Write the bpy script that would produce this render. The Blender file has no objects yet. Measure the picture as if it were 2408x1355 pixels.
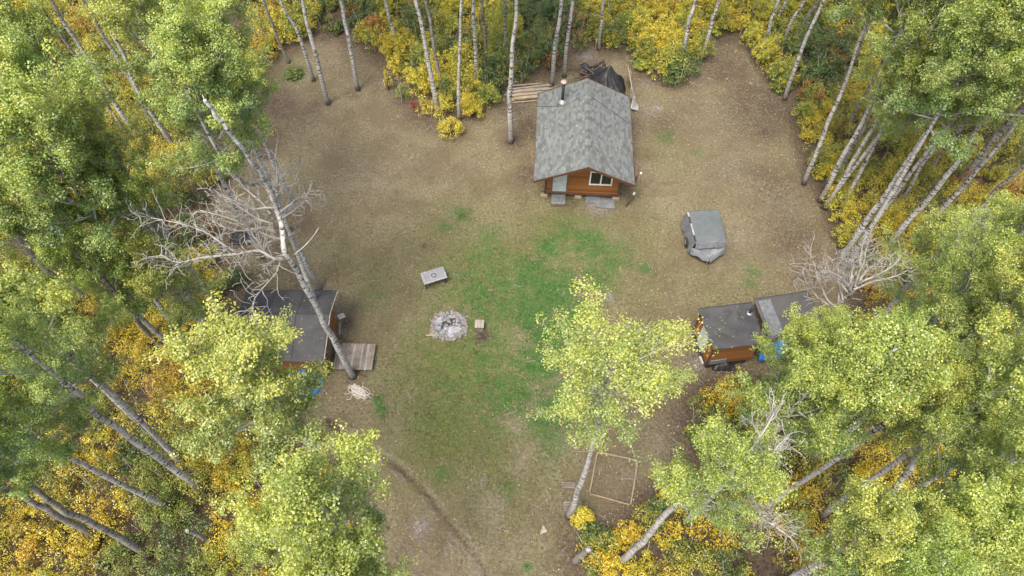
import bpy, math, random
import numpy as np
from mathutils import Vector, Matrix, noise as mnoise

R = math.radians
scene = bpy.context.scene
C = scene.collection

# ------------------------------------------------------------------ camera
FPX, CAMH = 1605.0, 30.0
TILT = math.atan(1043 / FPX)                     # from straight down
cam_d = bpy.data.cameras.new('camera'); cam_d.sensor_width = 36.0
cam_d.lens = FPX / 2408 * 36.0; cam_d.clip_end = 2000; cam_d.clip_start = .1
cam = bpy.data.objects.new('camera', cam_d); C.objects.link(cam)
cam.location = (0, 0, CAMH); cam.rotation_euler = (TILT, 0, 0)
scene.camera = cam

# ------------------------------------------------------------------ light
SUN_EL, SUN_AZ = 66.0, 212.0                     # compass azimuth of the sun
w = bpy.data.worlds.new('World'); scene.world = w; w.use_nodes = True
nt = w.node_tree; bg = nt.nodes['Background']
sky = nt.nodes.new('ShaderNodeTexSky'); sky.sky_type = 'NISHITA'; sky.sun_disc = False
sky.sun_elevation = R(SUN_EL); sky.sun_rotation = R(SUN_AZ)
sky.air_density = 1.0; sky.dust_density = 6.0; sky.ozone_density = .6
nt.links.new(sky.outputs[0], bg.inputs['Color']); bg.inputs['Strength'].default_value = .15
sd = bpy.data.lights.new('sun', 'SUN'); sd.energy = 1.5; sd.angle = R(20); sd.color = (1, .955, .87)
so = bpy.data.objects.new('sun', sd); C.objects.link(so)
d = Vector((math.sin(R(SUN_AZ)) * math.cos(R(SUN_EL)), math.cos(R(SUN_AZ)) * math.cos(R(SUN_EL)), math.sin(R(SUN_EL))))
so.rotation_euler = d.to_track_quat('Z', 'Y').to_euler(); so.location = (0, 0, 60)
scene.view_settings.view_transform = 'Standard'; scene.view_settings.look = 'None'
scene.view_settings.exposure = 1.25; scene.view_settings.gamma = 1
cy = scene.cycles; cy.max_bounces = 6; cy.diffuse_bounces = 3; cy.glossy_bounces = 2
cy.transmission_bounces = 3; cy.transparent_max_bounces = 4

# ------------------------------------------------------------------ survey helpers
def ray(px, py):
    x = (px - 1204) / FPX; y = -(py - 677.5) / FPX
    return (x, math.sin(TILT) + y * math.cos(TILT), -math.cos(TILT) + y * math.sin(TILT))
def P(px, py, z=0.0):
    d = ray(px, py); k = (z - CAMH) / d[2]
    return Vector((k * d[0], k * d[1], z))
def lift(b, px, py, z0=0.0, z1=24.0):
    best = None; n = int((z1 - z0) / .1)
    for i in range(n):
        p = P(px, py, z0 + i * .1); e = math.hypot(p.x - b.x, p.y - b.y)
        if best is None or e < best[0]: best = (e, p)
    return best[1]

# ------------------------------------------------------------------ materials
def mat(name, rough=.8, spec=.3):
    m = bpy.data.materials.new(name); m.use_nodes = True
    b = m.node_tree.nodes['Principled BSDF']
    b.inputs['Roughness'].default_value = rough
    b.inputs['Specular IOR Level'].default_value = spec
    return m, m.node_tree, b
def N(nt, t, **kw):
    n = nt.nodes.new(t)
    for k, v in kw.items(): setattr(n, k, v)
    return n
def ramp(nt, src, stops):
    r = nt.nodes.new('ShaderNodeValToRGB'); e = r.color_ramp.elements
    while len(e) < len(stops): e.new(.5)
    for el, (p, c) in zip(e, stops):
        el.position = p; el.color = (c, c, c, 1) if isinstance(c, (int, float)) else (*c, 1)
    nt.links.new(src, r.inputs[0]); return r.outputs[0]
def noise(nt, scale, vec=None, detail=4, rough=.6, dist=0):
    n = nt.nodes.new('ShaderNodeTexNoise'); n.inputs['Scale'].default_value = scale
    n.inputs['Detail'].default_value = detail; n.inputs['Roughness'].default_value = rough
    n.inputs['Distortion'].default_value = dist
    if vec is not None: nt.links.new(vec, n.inputs['Vector'])
    return n.outputs['Fac']
def objco(nt, scale=(1, 1, 1), rot=(0, 0, 0), out='Object'):
    tc = nt.nodes.new('ShaderNodeTexCoord'); mp = nt.nodes.new('ShaderNodeMapping')
    mp.inputs['Scale'].default_value = scale; mp.inputs['Rotation'].default_value = rot
    nt.links.new(tc.outputs[out], mp.inputs['Vector']); return mp.outputs[0]
def mix(nt, f, a, b, mode='MIX'):
    m = nt.nodes.new('ShaderNodeMix'); m.data_type = 'RGBA'; m.blend_type = mode
    for sock, v in ((m.inputs[0], f), (m.inputs[6], a), (m.inputs[7], b)):
        if isinstance(v, bpy.types.NodeSocket): nt.links.new(v, sock)
        elif isinstance(v, (int, float)): sock.default_value = v
        else: sock.default_value = (*v, 1)
    return m.outputs[2]
def mth(nt, op, a, b=None, c=None, clamp=False):
    m = nt.nodes.new('ShaderNodeMath'); m.operation = op; m.use_clamp = clamp
    for i, v in enumerate((a, b, c)):
        if v is None: continue
        if isinstance(v, bpy.types.NodeSocket): nt.links.new(v, m.inputs[i])
        else: m.inputs[i].default_value = v
    return m.outputs[0]
def bump(nt, b, h, strength=.4, dist=.02):
    n = nt.nodes.new('ShaderNodeBump'); n.inputs['Strength'].default_value = strength
    n.inputs['Distance'].default_value = dist
    nt.links.new(h, n.inputs['Height']); nt.links.new(n.outputs[0], b.inputs['Normal'])

def simple(name, c1, c2, scale=6, rough=.8, bs=.3, bd=.01, stretch=(1, 1, 1), metallic=0):
    m, nt, b = mat(name, rough)
    v = objco(nt, stretch)
    n = noise(nt, scale, v, 5)
    nt.links.new(ramp(nt, n, [(.3, c1), (.7, c2)]), b.inputs['Base Color'])
    bump(nt, b, noise(nt, scale * 4, v, 3), bs, bd)
    b.inputs['Metallic'].default_value = metallic
    return m

def leaf_material(name, obvar=.0, transl=.42):
    m = bpy.data.materials.new(name); m.use_nodes = True
    nt = m.node_tree; nt.nodes.clear()
    out = N(nt, 'ShaderNodeOutputMaterial')
    at = N(nt, 'ShaderNodeAttribute', attribute_name='tint')
    col = at.outputs['Color']
    if obvar:
        oi = N(nt, 'ShaderNodeObjectInfo')
        hs = N(nt, 'ShaderNodeHueSaturation')
        nt.links.new(mth(nt, 'MULTIPLY_ADD', oi.outputs['Random'], obvar, .5 - obvar * .5), hs.inputs['Hue'])
        nt.links.new(col, hs.inputs['Color']); col = hs.outputs[0]
    df = N(nt, 'ShaderNodeBsdfDiffuse'); tr = N(nt, 'ShaderNodeBsdfTranslucent'); gl = N(nt, 'ShaderNodeBsdfGlossy')
    gl.inputs['Roughness'].default_value = .45; gl.inputs['Color'].default_value = (1, 1, 1, 1)
    nt.links.new(col, df.inputs['Color'])
    nt.links.new(mix(nt, 1.0, col, (1.15, 1.1, .55), 'MULTIPLY'), tr.inputs['Color'])
    m1 = N(nt, 'ShaderNodeMixShader'); m1.inputs[0].default_value = transl
    nt.links.new(df.outputs[0], m1.inputs[1]); nt.links.new(tr.outputs[0], m1.inputs[2])
    m2 = N(nt, 'ShaderNodeMixShader'); m2.inputs[0].default_value = .05
    nt.links.new(m1.outputs[0], m2.inputs[1]); nt.links.new(gl.outputs[0], m2.inputs[2])
    nt.links.new(m2.outputs[0], out.inputs[0])
    return m
M = {}
M['leaf'] = leaf_material('aspen_leaf', .035)
M['shrub_leaf'] = leaf_material('shrub_leaf', 0, .3)

# bark: pale with dark bands and knots; the foot of an old aspen is fissured and dark
def bark_material(name, pale1, pale2, dark, bandlo=.60):
    m, nt, b = mat(name, .8, .2)
    v = objco(nt, (2.2, 2.2, 9.0))
    n1 = noise(nt, 1.6, v, 5, .65, .4)
    vb = objco(nt, (1, 1, 1))
    n2 = noise(nt, 2.0, vb, 4)
    base = ramp(nt, n2, [(.3, pale1), (.7, pale2)])
    band = ramp(nt, n1, [(bandlo, 0.0), (bandlo + .05, 1.0)])
    c = mix(nt, band, base, dark)
    v2 = objco(nt, (9, 9, 26)); n3 = noise(nt, 2.4, v2, 3)
    c = mix(nt, mth(nt, 'MULTIPLY', ramp(nt, n3, [(.57, 0.0), (.63, 1.0)]), .8), c, dark)
    at = N(nt, 'ShaderNodeAttribute', attribute_name='foot')     # 1 at the foot of the trunk, 0 two metres up
    vf = objco(nt, (12, 12, 3)); nf = noise(nt, 2.0, vf, 5)
    f = mth(nt, 'ADD', at.outputs['Fac'], mth(nt, 'MULTIPLY_ADD', nf, 1.2, -.75), clamp=True)
    foot = ramp(nt, nf, [(.35, (.10, .09, .08)), (.65, (.27, .25, .225))])
    f = mth(nt, 'MULTIPLY', f, at.outputs['Fac']); f = mth(nt, 'MULTIPLY', f, 1.6, clamp=True)
    c = mix(nt, f, c, foot)
    nt.links.new(c, b.inputs['Base Color']); bump(nt, b, n1, .5, .02)
    return m
M['bark'] = bark_material('aspen_bark', (.36, .35, .325), (.54, .53, .505), (.035, .03, .027), .53)
M['bark_grey'] = bark_material('grey_bark', (.20, .185, .165), (.34, .32, .29), (.04, .035, .032), .53)
M['deadwood'] = simple('bare_bleached_wood', (.20, .19, .168), (.38, .365, .33), 3, .85, .3, .01)
M['limb'] = simple('limb_bark', (.30, .29, .25), (.50, .48, .43), 4, .8, .3, .01)
M['twig'] = simple('shrub_stem', (.07, .05, .035), (.14, .10, .07), 5, .9)

# ground
gm, nt, b = mat('clearing_ground', .95, .1)
v = objco(nt)
n_big = noise(nt, .35, v, 4); n_mid = noise(nt, 1.6, v, 5, .65); n_f = noise(nt, 7, v, 6, .75); n_ff = noise(nt, 28, v, 4, .8)
dry = ramp(nt, n_f, [(.34, (.105, .088, .052)), (.5, (.220, .188, .115)), (.66, (.365, .325, .215))])
dry = mix(nt, ramp(nt, n_mid, [(.40, 0.0), (.62, .65)]), dry, (.250, .213, .128))
dry = mix(nt, ramp(nt, n_big, [(.42, 0.0), (.60, .75)]), dry, (.165, .128, .080))
def attr(nt, name):
    return N(nt, 'ShaderNodeAttribute', attribute_name=name).outputs['Fac']
olive = ramp(nt, n_f, [(.34, (.085, .105, .030)), (.66, (.235, .260, .090))])
fo = mth(nt, 'ADD', attr(nt, 'olive'), mth(nt, 'MULTIPLY_ADD', n_mid, 1.9, -.85), clamp=True)
c = mix(nt, mth(nt, 'MULTIPLY', fo, attr(nt, 'olive'), clamp=True), dry, olive)
green = ramp(nt, n_f, [(.34, (.034, .100, .022)), (.66, (.105, .225, .055))])
fg = mth(nt, 'ADD', mth(nt, 'MULTIPLY_ADD', n_mid, 4.2, -2.15), mth(nt, 'MULTIPLY_ADD', n_f, 1.6, -.75))
fg = mth(nt, 'ADD', fg, mth(nt, 'MULTIPLY', n_ff, .35))
fg = mth(nt, 'ADD', fg, attr(nt, 'green'), clamp=True)
fg = mth(nt, 'MULTIPLY', fg, mth(nt, 'MULTIPLY', attr(nt, 'green'), 2.2, clamp=True))
c = mix(nt, mth(nt, 'MULTIPLY', fg, .92), c, green)
dirt = ramp(nt, n_f, [(.34, (.050, .036, .027)), (.66, (.180, .135, .100))])  # dark brown for bare dirt, litter and painted shade alike
fd = mth(nt, 'ADD', attr(nt, 'dirt'), mth(nt, 'MULTIPLY_ADD', n_mid, 1.4, -.75), clamp=True)
c = mix(nt, mth(nt, 'MULTIPLY', fd, mth(nt, 'MULTIPLY', attr(nt, 'dirt'), 1.6, clamp=True)), c, dirt)
ash = ramp(nt, n_f, [(.3, (.16, .14, .13)), (.7, (.36, .33, .31))])
fa = mth(nt, 'ADD', attr(nt, 'ash'), mth(nt, 'MULTIPLY_ADD', n_f, 2.4, -1.3), clamp=True)
c = mix(nt, mth(nt, 'MULTIPLY', fa, mth(nt, 'MULTIPLY', attr(nt, 'ash'), 1.5, clamp=True)), c, ash)
worn = ramp(nt, n_f, [(.34, (.190, .152, .105)), (.66, (.400, .345, .255))])
fw = mth(nt, 'ADD', attr(nt, 'worn'), mth(nt, 'MULTIPLY_ADD', n_mid, 2.6, -1.4), clamp=True)
c = mix(nt, mth(nt, 'MULTIPLY', fw, mth(nt, 'MULTIPLY', attr(nt, 'worn'), 1.3, clamp=True)), c, worn)
# litter: small pale and dark flecks
vo = N(nt, 'ShaderNodeTexVoronoi'); vo.inputs['Scale'].default_value = 9; nt.links.new(v, vo.inputs['Vector'])
spk = ramp(nt, vo.outputs['Distance'], [(.10, 1.0), (.16, 0.0)])
sel = N(nt, 'ShaderNodeSeparateColor'); nt.links.new(vo.outputs['Color'], sel.inputs[0])
spk = mth(nt, 'MULTIPLY', spk, mth(nt, 'GREATER_THAN', sel.outputs[0], .74))
c = mix(nt, mth(nt, 'MULTIPLY', spk, .6), c, (.36, .30, .17))
c = mix(nt, ramp(nt, n_ff, [(.36, .8), (.46, 0.0)]), c, mix(nt, .55, c, (.035, .026, .018)))
c = mix(nt, ramp(nt, n_ff, [(.58, 0.0), (.72, .55)]), c, (.38, .32, .21))
nt.links.new(c, b.inputs['Base Color'])
bump(nt, b, mth(nt, 'ADD', n_f, mth(nt, 'MULTIPLY', n_ff, .8)), 1.0, .09)
M['ground'] = gm

# ------------------------------------------------------------------ mesh helpers
class MB:
    def __init__(s): s.v = []; s.f = []; s.m = []; s.uv = {}
    def quad(s, pts, mi=0, uv=None):
        i = len(s.v); s.v += [tuple(p) for p in pts]; s.f.append(tuple(range(i, i + len(pts)))); s.m.append(mi)
        if uv: s.uv[len(s.f) - 1] = uv
    def box(s, c, d, rot=None, mi=0, bev=.0):
        hx, hy, hz = d[0] / 2, d[1] / 2, d[2] / 2
        mtx = Matrix.Translation(c) @ (rot.to_4x4() if rot else Matrix.Identity(4))
        q = min(bev, hx * .9, hy * .9, hz * .9)
        if q <= 0:
            co = [(-hx, -hy, -hz), (hx, -hy, -hz), (hx, hy, -hz), (-hx, hy, -hz), (-hx, -hy, hz), (hx, -hy, hz), (hx, hy, hz), (-hx, hy, hz)]
            i = len(s.v); s.v += [tuple(mtx @ Vector(p)) for p in co]
            for f in ((0, 3, 2, 1), (4, 5, 6, 7), (0, 1, 5, 4), (1, 2, 6, 5), (2, 3, 7, 6), (3, 0, 4, 7)):
                s.f.append(tuple(i + k for k in f)); s.m.append(mi)
            return
        rings = []
        for z, k in ((-hz, q), (-hz + q, 0), (hz - q, 0), (hz, q)):
            x, y = hx - k, hy - k
            if k: r = [(-x, -y + 0, z), (x, -y, z), (x, y, z), (-x, y, z)]
            else: r = [(-x, -y, z), (x, -y, z), (x, y, z), (-x, y, z)]
            rings.append(r)
        i = len(s.v)
        for r in rings: s.v += [tuple(mtx @ Vector(p)) for p in r]
        for a in range(3):
            for k in range(4):
                n = (k + 1) % 4
                s.f.append((i + a * 4 + k, i + a * 4 + n, i + a * 4 + 4 + n, i + a * 4 + 4 + k)); s.m.append(mi)
        s.f.append((i + 3, i + 2, i + 1, i)); s.m.append(mi)
        s.f.append((i + 12, i + 13, i + 14, i + 15)); s.m.append(mi)
    def tube(s, pts, rad, n=8, mi=0, cap=True):
        pts = [Vector(p) for p in pts]; L = len(pts)
        if not hasattr(rad, '__len__'): rad = [rad] * L
        up = Vector((.3, .2, 1)).normalized(); base = len(s.v); prev = None
        for i, p in enumerate(pts):
            t = (pts[min(i + 1, L - 1)] - pts[max(i - 1, 0)])
            t = t.normalized() if t.length > 1e-9 else Vector((0, 0, 1))
            if prev is None:
                a = t.cross(Vector((1, 0, 0)) if abs(t.x) < .8 else Vector((0, 1, 0))).normalized()
            else:
                a = (prev - t * prev.dot(t)).normalized()
            prev = a; bb = t.cross(a)
            for k in range(n):
                an = 2 * math.pi * k / n
                s.v.append(tuple(p + (a * math.cos(an) + bb * math.sin(an)) * rad[i]))
        for i in range(L - 1):
            for k in range(n):
                q = (k + 1) % n
                s.f.append((base + i * n + k, base + i * n + q, base + (i + 1) * n + q, base + (i + 1) * n + k)); s.m.append(mi)
        if cap:
            s.f.append(tuple(base + (n - 1 - k) for k in range(n))); s.m.append(mi)
            s.f.append(tuple(base + (L - 1) * n + k for k in range(n))); s.m.append(mi)
    def rock(s, c, r, rng, squash=.7, mi=0):
        i = len(s.v); n, m = 8, 5
        off = rng.random() * 50
        for a in range(m + 1):
            ph = math.pi * a / m
            for k in range(n):
                th = 2 * math.pi * k / n
                dv = Vector((math.sin(ph) * math.cos(th), math.sin(ph) * math.sin(th), math.cos(ph)))
                rr = r * (1 + .45 * mnoise.noise(dv * 1.3 + Vector((off, off, 0))))
                s.v.append((c[0] + dv.x * rr, c[1] + dv.y * rr, c[2] + dv.z * rr * squash))
        for a in range(m):
            for k in range(n):
                q = (k + 1) % n
                s.f.append((i + a * n + k, i + (a + 1) * n + k, i + (a + 1) * n + q, i + a * n + q)); s.m.append(mi)
    def sheet(s, fn, nu, nv, th=.01, mi=0):
        """a cloth: fn(u,v)->point, given thickness downwards"""
        i = len(s.v)
        for lay in (0, 1):
            for a in range(nu + 1):
                for c in range(nv + 1):
                    p = Vector(fn(a / nu, c / nv)); s.v.append((p.x, p.y, p.z - th * lay))
        W = nv + 1; o = (nu + 1) * W
        for a in range(nu):
            for c in range(nv):
                q = (i + a * W + c, i + (a + 1) * W + c, i + (a + 1) * W + c + 1, i + a * W + c + 1)
                s.f.append(q); s.m.append(mi); s.f.append(tuple(x + o for x in reversed(q))); s.m.append(mi)
        edge = [a * W for a in range(nu + 1)] + [nu * W + c for c in range(1, nv + 1)] + [a * W + nv for a in range(nu - 1, -1, -1)] + [c for c in range(nv - 1, -1, -1)]
        for a, c in zip(edge[:-1], edge[1:]):
            s.f.append((i + c, i + a, i + a + o, i + c + o)); s.m.append(mi)
    def build(s, name, mats, parent=None, smooth=False, loc=None, attrs=None):
        me = bpy.data.meshes.new(name); me.from_pydata(s.v, [], s.f)
        for m_ in (mats if isinstance(mats, (list, tuple)) else [mats]): me.materials.append(m_)
        me.polygons.foreach_set('material_index', s.m)
        if smooth: me.polygons.foreach_set('use_smooth', [True] * len(s.f))
        if s.uv:
            ul = me.uv_layers.new(name='UVMap')
            for fi, uvs in s.uv.items():
                for li, u in zip(me.polygons[fi].loop_indices, uvs): ul.data[li].uv = u
        if attrs:
            for k, a in attrs.items():
                me.attributes.new(k, 'FLOAT', 'POINT').data.foreach_set('value', np.asarray(a, dtype=np.float32))
        me.update()
        o = bpy.data.objects.new(name, me); C.objects.link(o)
        if parent: o.parent = parent
        if loc is not None: o.location = loc
        return o

def tag(o, label, cat, group=None):
    o['label'] = label; o['category'] = cat
    if group: o['group'] = group
    return o
def thing(name, label, cat, loc=(0, 0, 0), rz=0, group=None):
    o = bpy.data.objects.new(name, None); C.objects.link(o)
    o.location = loc; o.rotation_euler = (0, 0, rz); o.empty_display_size = .3
    return tag(o, label, cat, group)

def leaf_mesh(name, pos, nrm, size, col, material, rng, aspect=.8):
    n = len(pos)
    nrm = nrm / (np.linalg.norm(nrm, axis=1, keepdims=True) + 1e-9)
    rv = rng.normal(size=(n, 3)); a = np.cross(nrm, rv); a /= np.linalg.norm(a, axis=1, keepdims=True) + 1e-9
    bb = np.cross(nrm, a); s = size[:, None]
    v = np.empty((n, 4, 3), np.float32)
    v[:, 0] = pos - a * s * .5; v[:, 1] = pos - bb * s * .5 * aspect - nrm * s * .08
    v[:, 2] = pos + a * s * .5; v[:, 3] = pos + bb * s * .5 * aspect - nrm * s * .08
    me = bpy.data.meshes.new(name)
    me.vertices.add(n * 4); me.loops.add(n * 4); me.polygons.add(n)
    me.vertices.foreach_set('co', v.reshape(-1))
    me.loops.foreach_set('vertex_index', np.arange(n * 4, dtype=np.int32))
    me.polygons.foreach_set('loop_start', np.arange(0, n * 4, 4, dtype=np.int32))
    me.polygons.foreach_set('loop_total', np.full(n, 4, np.int32))
    at = me.attributes.new('tint', 'FLOAT_VECTOR', 'FACE')
    at.data.foreach_set('vector', col.astype(np.float32).reshape(-1))
    me.materials.append(material); me.update(calc_edges=True)
    return me

# ------------------------------------------------------------------ clearing outline (survey points, world metres)
CLEAR_PX = [(600,190),(650,125),(720,100),(800,85),(860,115),(905,150),(925,220),(960,262),(1010,300),(1060,300),
 (1110,275),(1150,250),(1195,228),(1250,185),(1300,175),(1340,135),(1400,112),(1480,130),(1500,175),(1590,205),
 (1650,165),(1680,110),(1725,95),(1775,150),(1820,215),(1860,270),(1890,345),(1905,430),(1940,480),(1965,560),(1995,625),
 (2010,680),(2020,740),(2000,820),(1940,880),(1840,900),(1720,905),(1660,900),(1625,930),(1600,1000),(1590,1080),(1560,1130),(1500,1170),
 (1440,1235),(1370,1262),(1335,1225),(1335,1290),(1350,1355),(1390,1560),(1350,1800),(900,1800),(880,1500),(880,1355),(850,1230),(800,1120),
 (735,1070),(680,1010),(640,930),(560,870),(520,760),(560,655),(520,610),(505,560),(480,520),(500,440),(520,340),(560,250)]
CLEAR = np.array([P(a, b_).xy[:] for a, b_ in CLEAR_PX])
PATCH2 = np.array([P(a, b_).xy[:] for a, b_ in [(1700,1250),(1790,1260),(1830,1330),(1840,1500),(1760,1500),(1740,1330)]])
def inside(poly, x, y):
    x = np.asarray(x, float); y = np.asarray(y, float); r = np.zeros(x.shape, bool)
    n = len(poly); j = n - 1
    for i in range(n):
        xi, yi = poly[i]; xj, yj = poly[j]
        cnd = ((yi > y) != (yj > y)) & (x < (xj - xi) * (y - yi) / (yj - yi + 1e-12) + xi)
        r ^= cnd; j = i
    return r
def dist_poly(poly, x, y):
    x = np.asarray(x, float); y = np.asarray(y, float); dmin = np.full(x.shape, 1e9)
    for i in range(len(poly)):
        a = poly[i - 1]; bq = poly[i]; ab = bq - a
        t = np.clip(((x - a[0]) * ab[0] + (y - a[1]) * ab[1]) / (ab @ ab + 1e-12), 0, 1)
        dmin = np.minimum(dmin, np.hypot(x - a[0] - t * ab[0], y - a[1] - t * ab[1]))
    return dmin

# ------------------------------------------------------------------ ground: one sheet to the horizon
def axis(lo, hi, st, far):
    c = list(np.arange(lo, hi + 1e-6, st)); g = st; x = c[-1]; up = []
    while x < far: g *= 1.35; x += g; up.append(x)
    g = st; x = c[0]; dn = []
    while x > -far: g *= 1.35; x -= g; dn.append(x)
    return np.array(dn[::-1] + c + up)
X = axis(-16, 21, .125, 500); Y = axis(2, 44, .125, 500)
gx, gy = np.meshgrid(X, Y); fx = gx.ravel(); fy = gy.ravel()
wn = np.array([mnoise.noise(Vector((a * .8, c * .8, 3.1))) for a, c in zip(fx, fy)])
wn2 = np.array([mnoise.noise(Vector((a * .25, c * .25, 7.7))) for a, c in zip(fx, fy)])
dpol = dist_poly(CLEAR, fx, fy); ins = inside(CLEAR, fx, fy)
sdist = np.where(ins, dpol, -dpol)
def blobs(lst):
    r = np.zeros(fx.shape)
    for (px, py, rp, s) in lst:
        c = P(px, py); q = P(px + rp, py); rad = abs(q.x - c.x)
        d2 = ((fx - c.x) ** 2 + ((fy - c.y) / 1.1) ** 2) / (rad * rad)
        r = np.maximum(r, s * np.exp(-d2 * .8))
    return r
green = blobs([(1290,580,32,.8),(1255,650,55,.85),(1305,690,62,.95),(1255,735,50,.95),(1295,790,55,1),(1270,850,50,.95),(1230,700,40,.8),(1385,570,50,.7),
 (1440,600,50,.6),(1345,745,45,.9),(1400,650,50,.55),(1150,700,110,.5),(1100,900,120,.3),(1000,980,90,.22),(1200,920,110,.5),(893,942,12,.95),(899,960,12,1),(903,978,10,.9),(1195,1150,20,.6),
 (1040,1120,26,.4),(1080,510,34,.45),(1050,530,20,.5),(1770,640,18,.62),(1765,665,16,.5),(1570,325,18,.65),(693,172,26,.8),(1520,632,18,.5),(1150,610,60,.45),
 (1240,1330,10,.9),(1320,960,60,.8),(1300,1040,40,.6),(1330,545,40,.5),(1000,850,70,.2),(940,880,50,.18),(1150,820,70,.45),(1280,1000,50,.6),(880,700,40,.3),(1640,360,14,.4),(1160,560,40,.4)])
olive = blobs([(1150,650,190,.9),(1080,860,190,1),(1050,1000,160,1),(1180,1080,160,.85),(1300,560,130,.8),(1500,560,130,.55),(1240,1300,110,.5),(1500,700,120,.5),
 (1400,620,150,.7),(900,650,90,.5),(1560,340,90,.4),(1020,560,120,.55),(1700,680,120,.5),(1350,330,0.1,.1),(830,600,70,.45)])
dirt = np.clip(1 - sdist / 1.5, 0, 1) * .8 * (sdist > -2) + (sdist <= -2) * .95  # edge band: leaf litter plus the wood's shade painted into the ground colour
dirt = np.maximum(dirt, blobs([(1560,290,60,.6),(1800,310,22,.9),(1780,250,120,.8),(1700,150,90,.85),(640,240,70,.9),(800,330,90,.4),(620,330,60,.8),(1620,260,80,.55),(1820,440,90,.6),(1870,560,90,.7),(1750,400,60,.45),(1460,290,70,.9),(1240,300,50,.9),(1240,410,36,.8),(1210,330,34,1),  # bare patches; the one right of the cabin has its shadow painted in
 (1205,250,50,.9),(815,760,18,1),(812,820,22,.8),(800,700,16,.6),(900,200,90,.5),(700,260,90,.5),(1560,1120,60,.5),(1480,1180,50,.55),(1450,1130,60,.45),(1330,1160,40,.5),(1350,1240,30,.9),
 (1310,1330,50,.6),(960,1280,60,.5),(800,1010,60,.45),(1690,860,80,.8),(1640,830,40,.7),(1135,790,22,1),(1128,795,14,1),(1500,500,50,.4),(1055,766,62,.55),(1015,660,35,.3),
 (735,250,30,.8),(830,220,30,.7),(560,560,60,.8),(1420,470,40,.5),(1900,650,60,.7),(1340,470,40,.6),(1660,560,60,.4),(830,880,30,.7),(998,580,9,.9),(1490,1100,60,.4)]))
ash = blobs([(1405,482,30,1),(1378,130,24,.8),(990,1240,26,.85),(1545,257,16,.8),(1434,700,14,.8),(1520,260,30,.5),(1690,590,50,.3),(1430,470,20,.8),(1640,855,24,.8),(1135,1130,14,.7),
 (1055,1300,20,.5),(1700,420,60,.3),(1520,200,20,.6),(1840,480,40,.35),(1730,380,30,.4),(1135,1200,14,.5)])
worn = blobs([(1235,1080,60,.8),(1215,1000,28,.8),(1160,1190,60,.7),(1250,1180,70,.5),(880,430,80,.6),(960,520,60,.4),(760,480,60,.4),(1000,440,60,.4),(1570,470,70,.6),(1740,560,60,.6),(1460,560,50,.4),(1700,640,70,.5),
 (1180,540,50,.35),(930,1000,60,.5),(880,1080,50,.5),(1150,400,60,.3),(1330,1050,50,.5),(1550,1060,50,.5),(1440,1120,60,.45),(1220,1290,60,.6),(1100,1330,80,.5),(980,1290,50,.5),(850,620,40,.4),(1520,400,40,.5),(1650,330,60,.4)])
# the shallow ditch curving down the left of the clearing
ditch_px = [(770,985),(800,1018),(850,1048),(905,1078),(950,1110),(1000,1158),(1040,1210),(1080,1260),(1130,1320),(1160,1400)]
dp = np.array([P(*q).xy[:] for q in ditch_px]); dd = np.full(fx.shape, 1e9); dt = np.zeros(fx.shape)
for i in range(len(dp) - 1):
    a = dp[i]; ab = dp[i + 1] - a
    t = np.clip(((fx - a[0]) * ab[0] + (fy - a[1]) * ab[1]) / (ab @ ab), 0, 1)
    q = np.hypot(fx - a[0] - t * ab[0], fy - a[1] - t * ab[1]); k = q < dd; dd[k] = q[k]; dt[k] = (i + t[k]) / (len(dp) - 1)
dd2 = dd + wn * .06
dk = np.clip(1.15 - dt * .75, .25, 1)
dirt = np.maximum(dirt, np.exp(-(dd2 / .09) ** 2) * 2.0 * dk * (.85 + wn))
ash = np.maximum(ash, np.exp(-((dd2 - .28) / .12) ** 2) * .60 * (wn > -.1) * (dt > .15))
fz = wn2 * .05 * (np.abs(sdist) < 30) - np.exp(-(dd2 / .12) ** 2) * .17 * dk + np.exp(-((dd - .36) / .15) ** 2) * .035 * dk
fz += wn * .012
nx, ny = len(X), len(Y)
idx = np.arange(nx * ny).reshape(ny, nx)
q = np.stack([idx[:-1, :-1], idx[:-1, 1:], idx[1:, 1:], idx[1:, :-1]], -1).reshape(-1, 4)
gme = bpy.data.meshes.new('ground')
gme.vertices.add(nx * ny); gme.loops.add(q.size); gme.polygons.add(len(q))
gme.vertices.foreach_set('co', np.stack([fx, fy, fz], 1).astype(np.float32).reshape(-1))
gme.loops.foreach_set('vertex_index', q.astype(np.int32).reshape(-1))
gme.polygons.foreach_set('loop_start', np.arange(0, q.size, 4, dtype=np.int32))
gme.polygons.foreach_set('loop_total', np.full(len(q), 4, np.int32))
gme.polygons.foreach_set('use_smooth', [True] * len(q))
for k, a in (('green', green), ('olive', olive), ('dirt', dirt), ('ash', ash), ('worn', worn)):
    gme.attributes.new(k, 'FLOAT', 'POINT').data.foreach_set('value', a.astype(np.float32))
gme.materials.append(M['ground']); gme.update(calc_edges=True)
go = bpy.data.objects.new('ground', gme); C.objects.link(go); go['kind'] = 'structure'
go['label'] = 'brown dry grass clearing with green patches and dark forest floor'
def GZ(x, y):
    i = int(np.clip(np.searchsorted(X, x), 1, nx - 1)); j = int(np.clip(np.searchsorted(Y, y), 1, ny - 1))
    return float(fz[j * nx + i])

# ------------------------------------------------------------------ colours of leaves (linear)
PAL = {'green': (.068, .130, .024), 'dgreen': (.036, .080, .018), 'lime': (.240, .300, .030), 'yellow': (.52, .430, .022),
       'gold': (.50, .365, .016), 'orange': (.46, .225, .018), 'rust': (.26, .085, .022), 'red': (.30, .025, .015), 'olive': (.180, .195, .024)}
def pick(rng, n, weights):
    ks = list(weights); p = np.array([weights[k] for k in ks], float); p /= p.sum()
    cols = np.array([PAL[k] for k in ks]); return cols[rng.choice(len(ks), size=n, p=p)]

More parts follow.
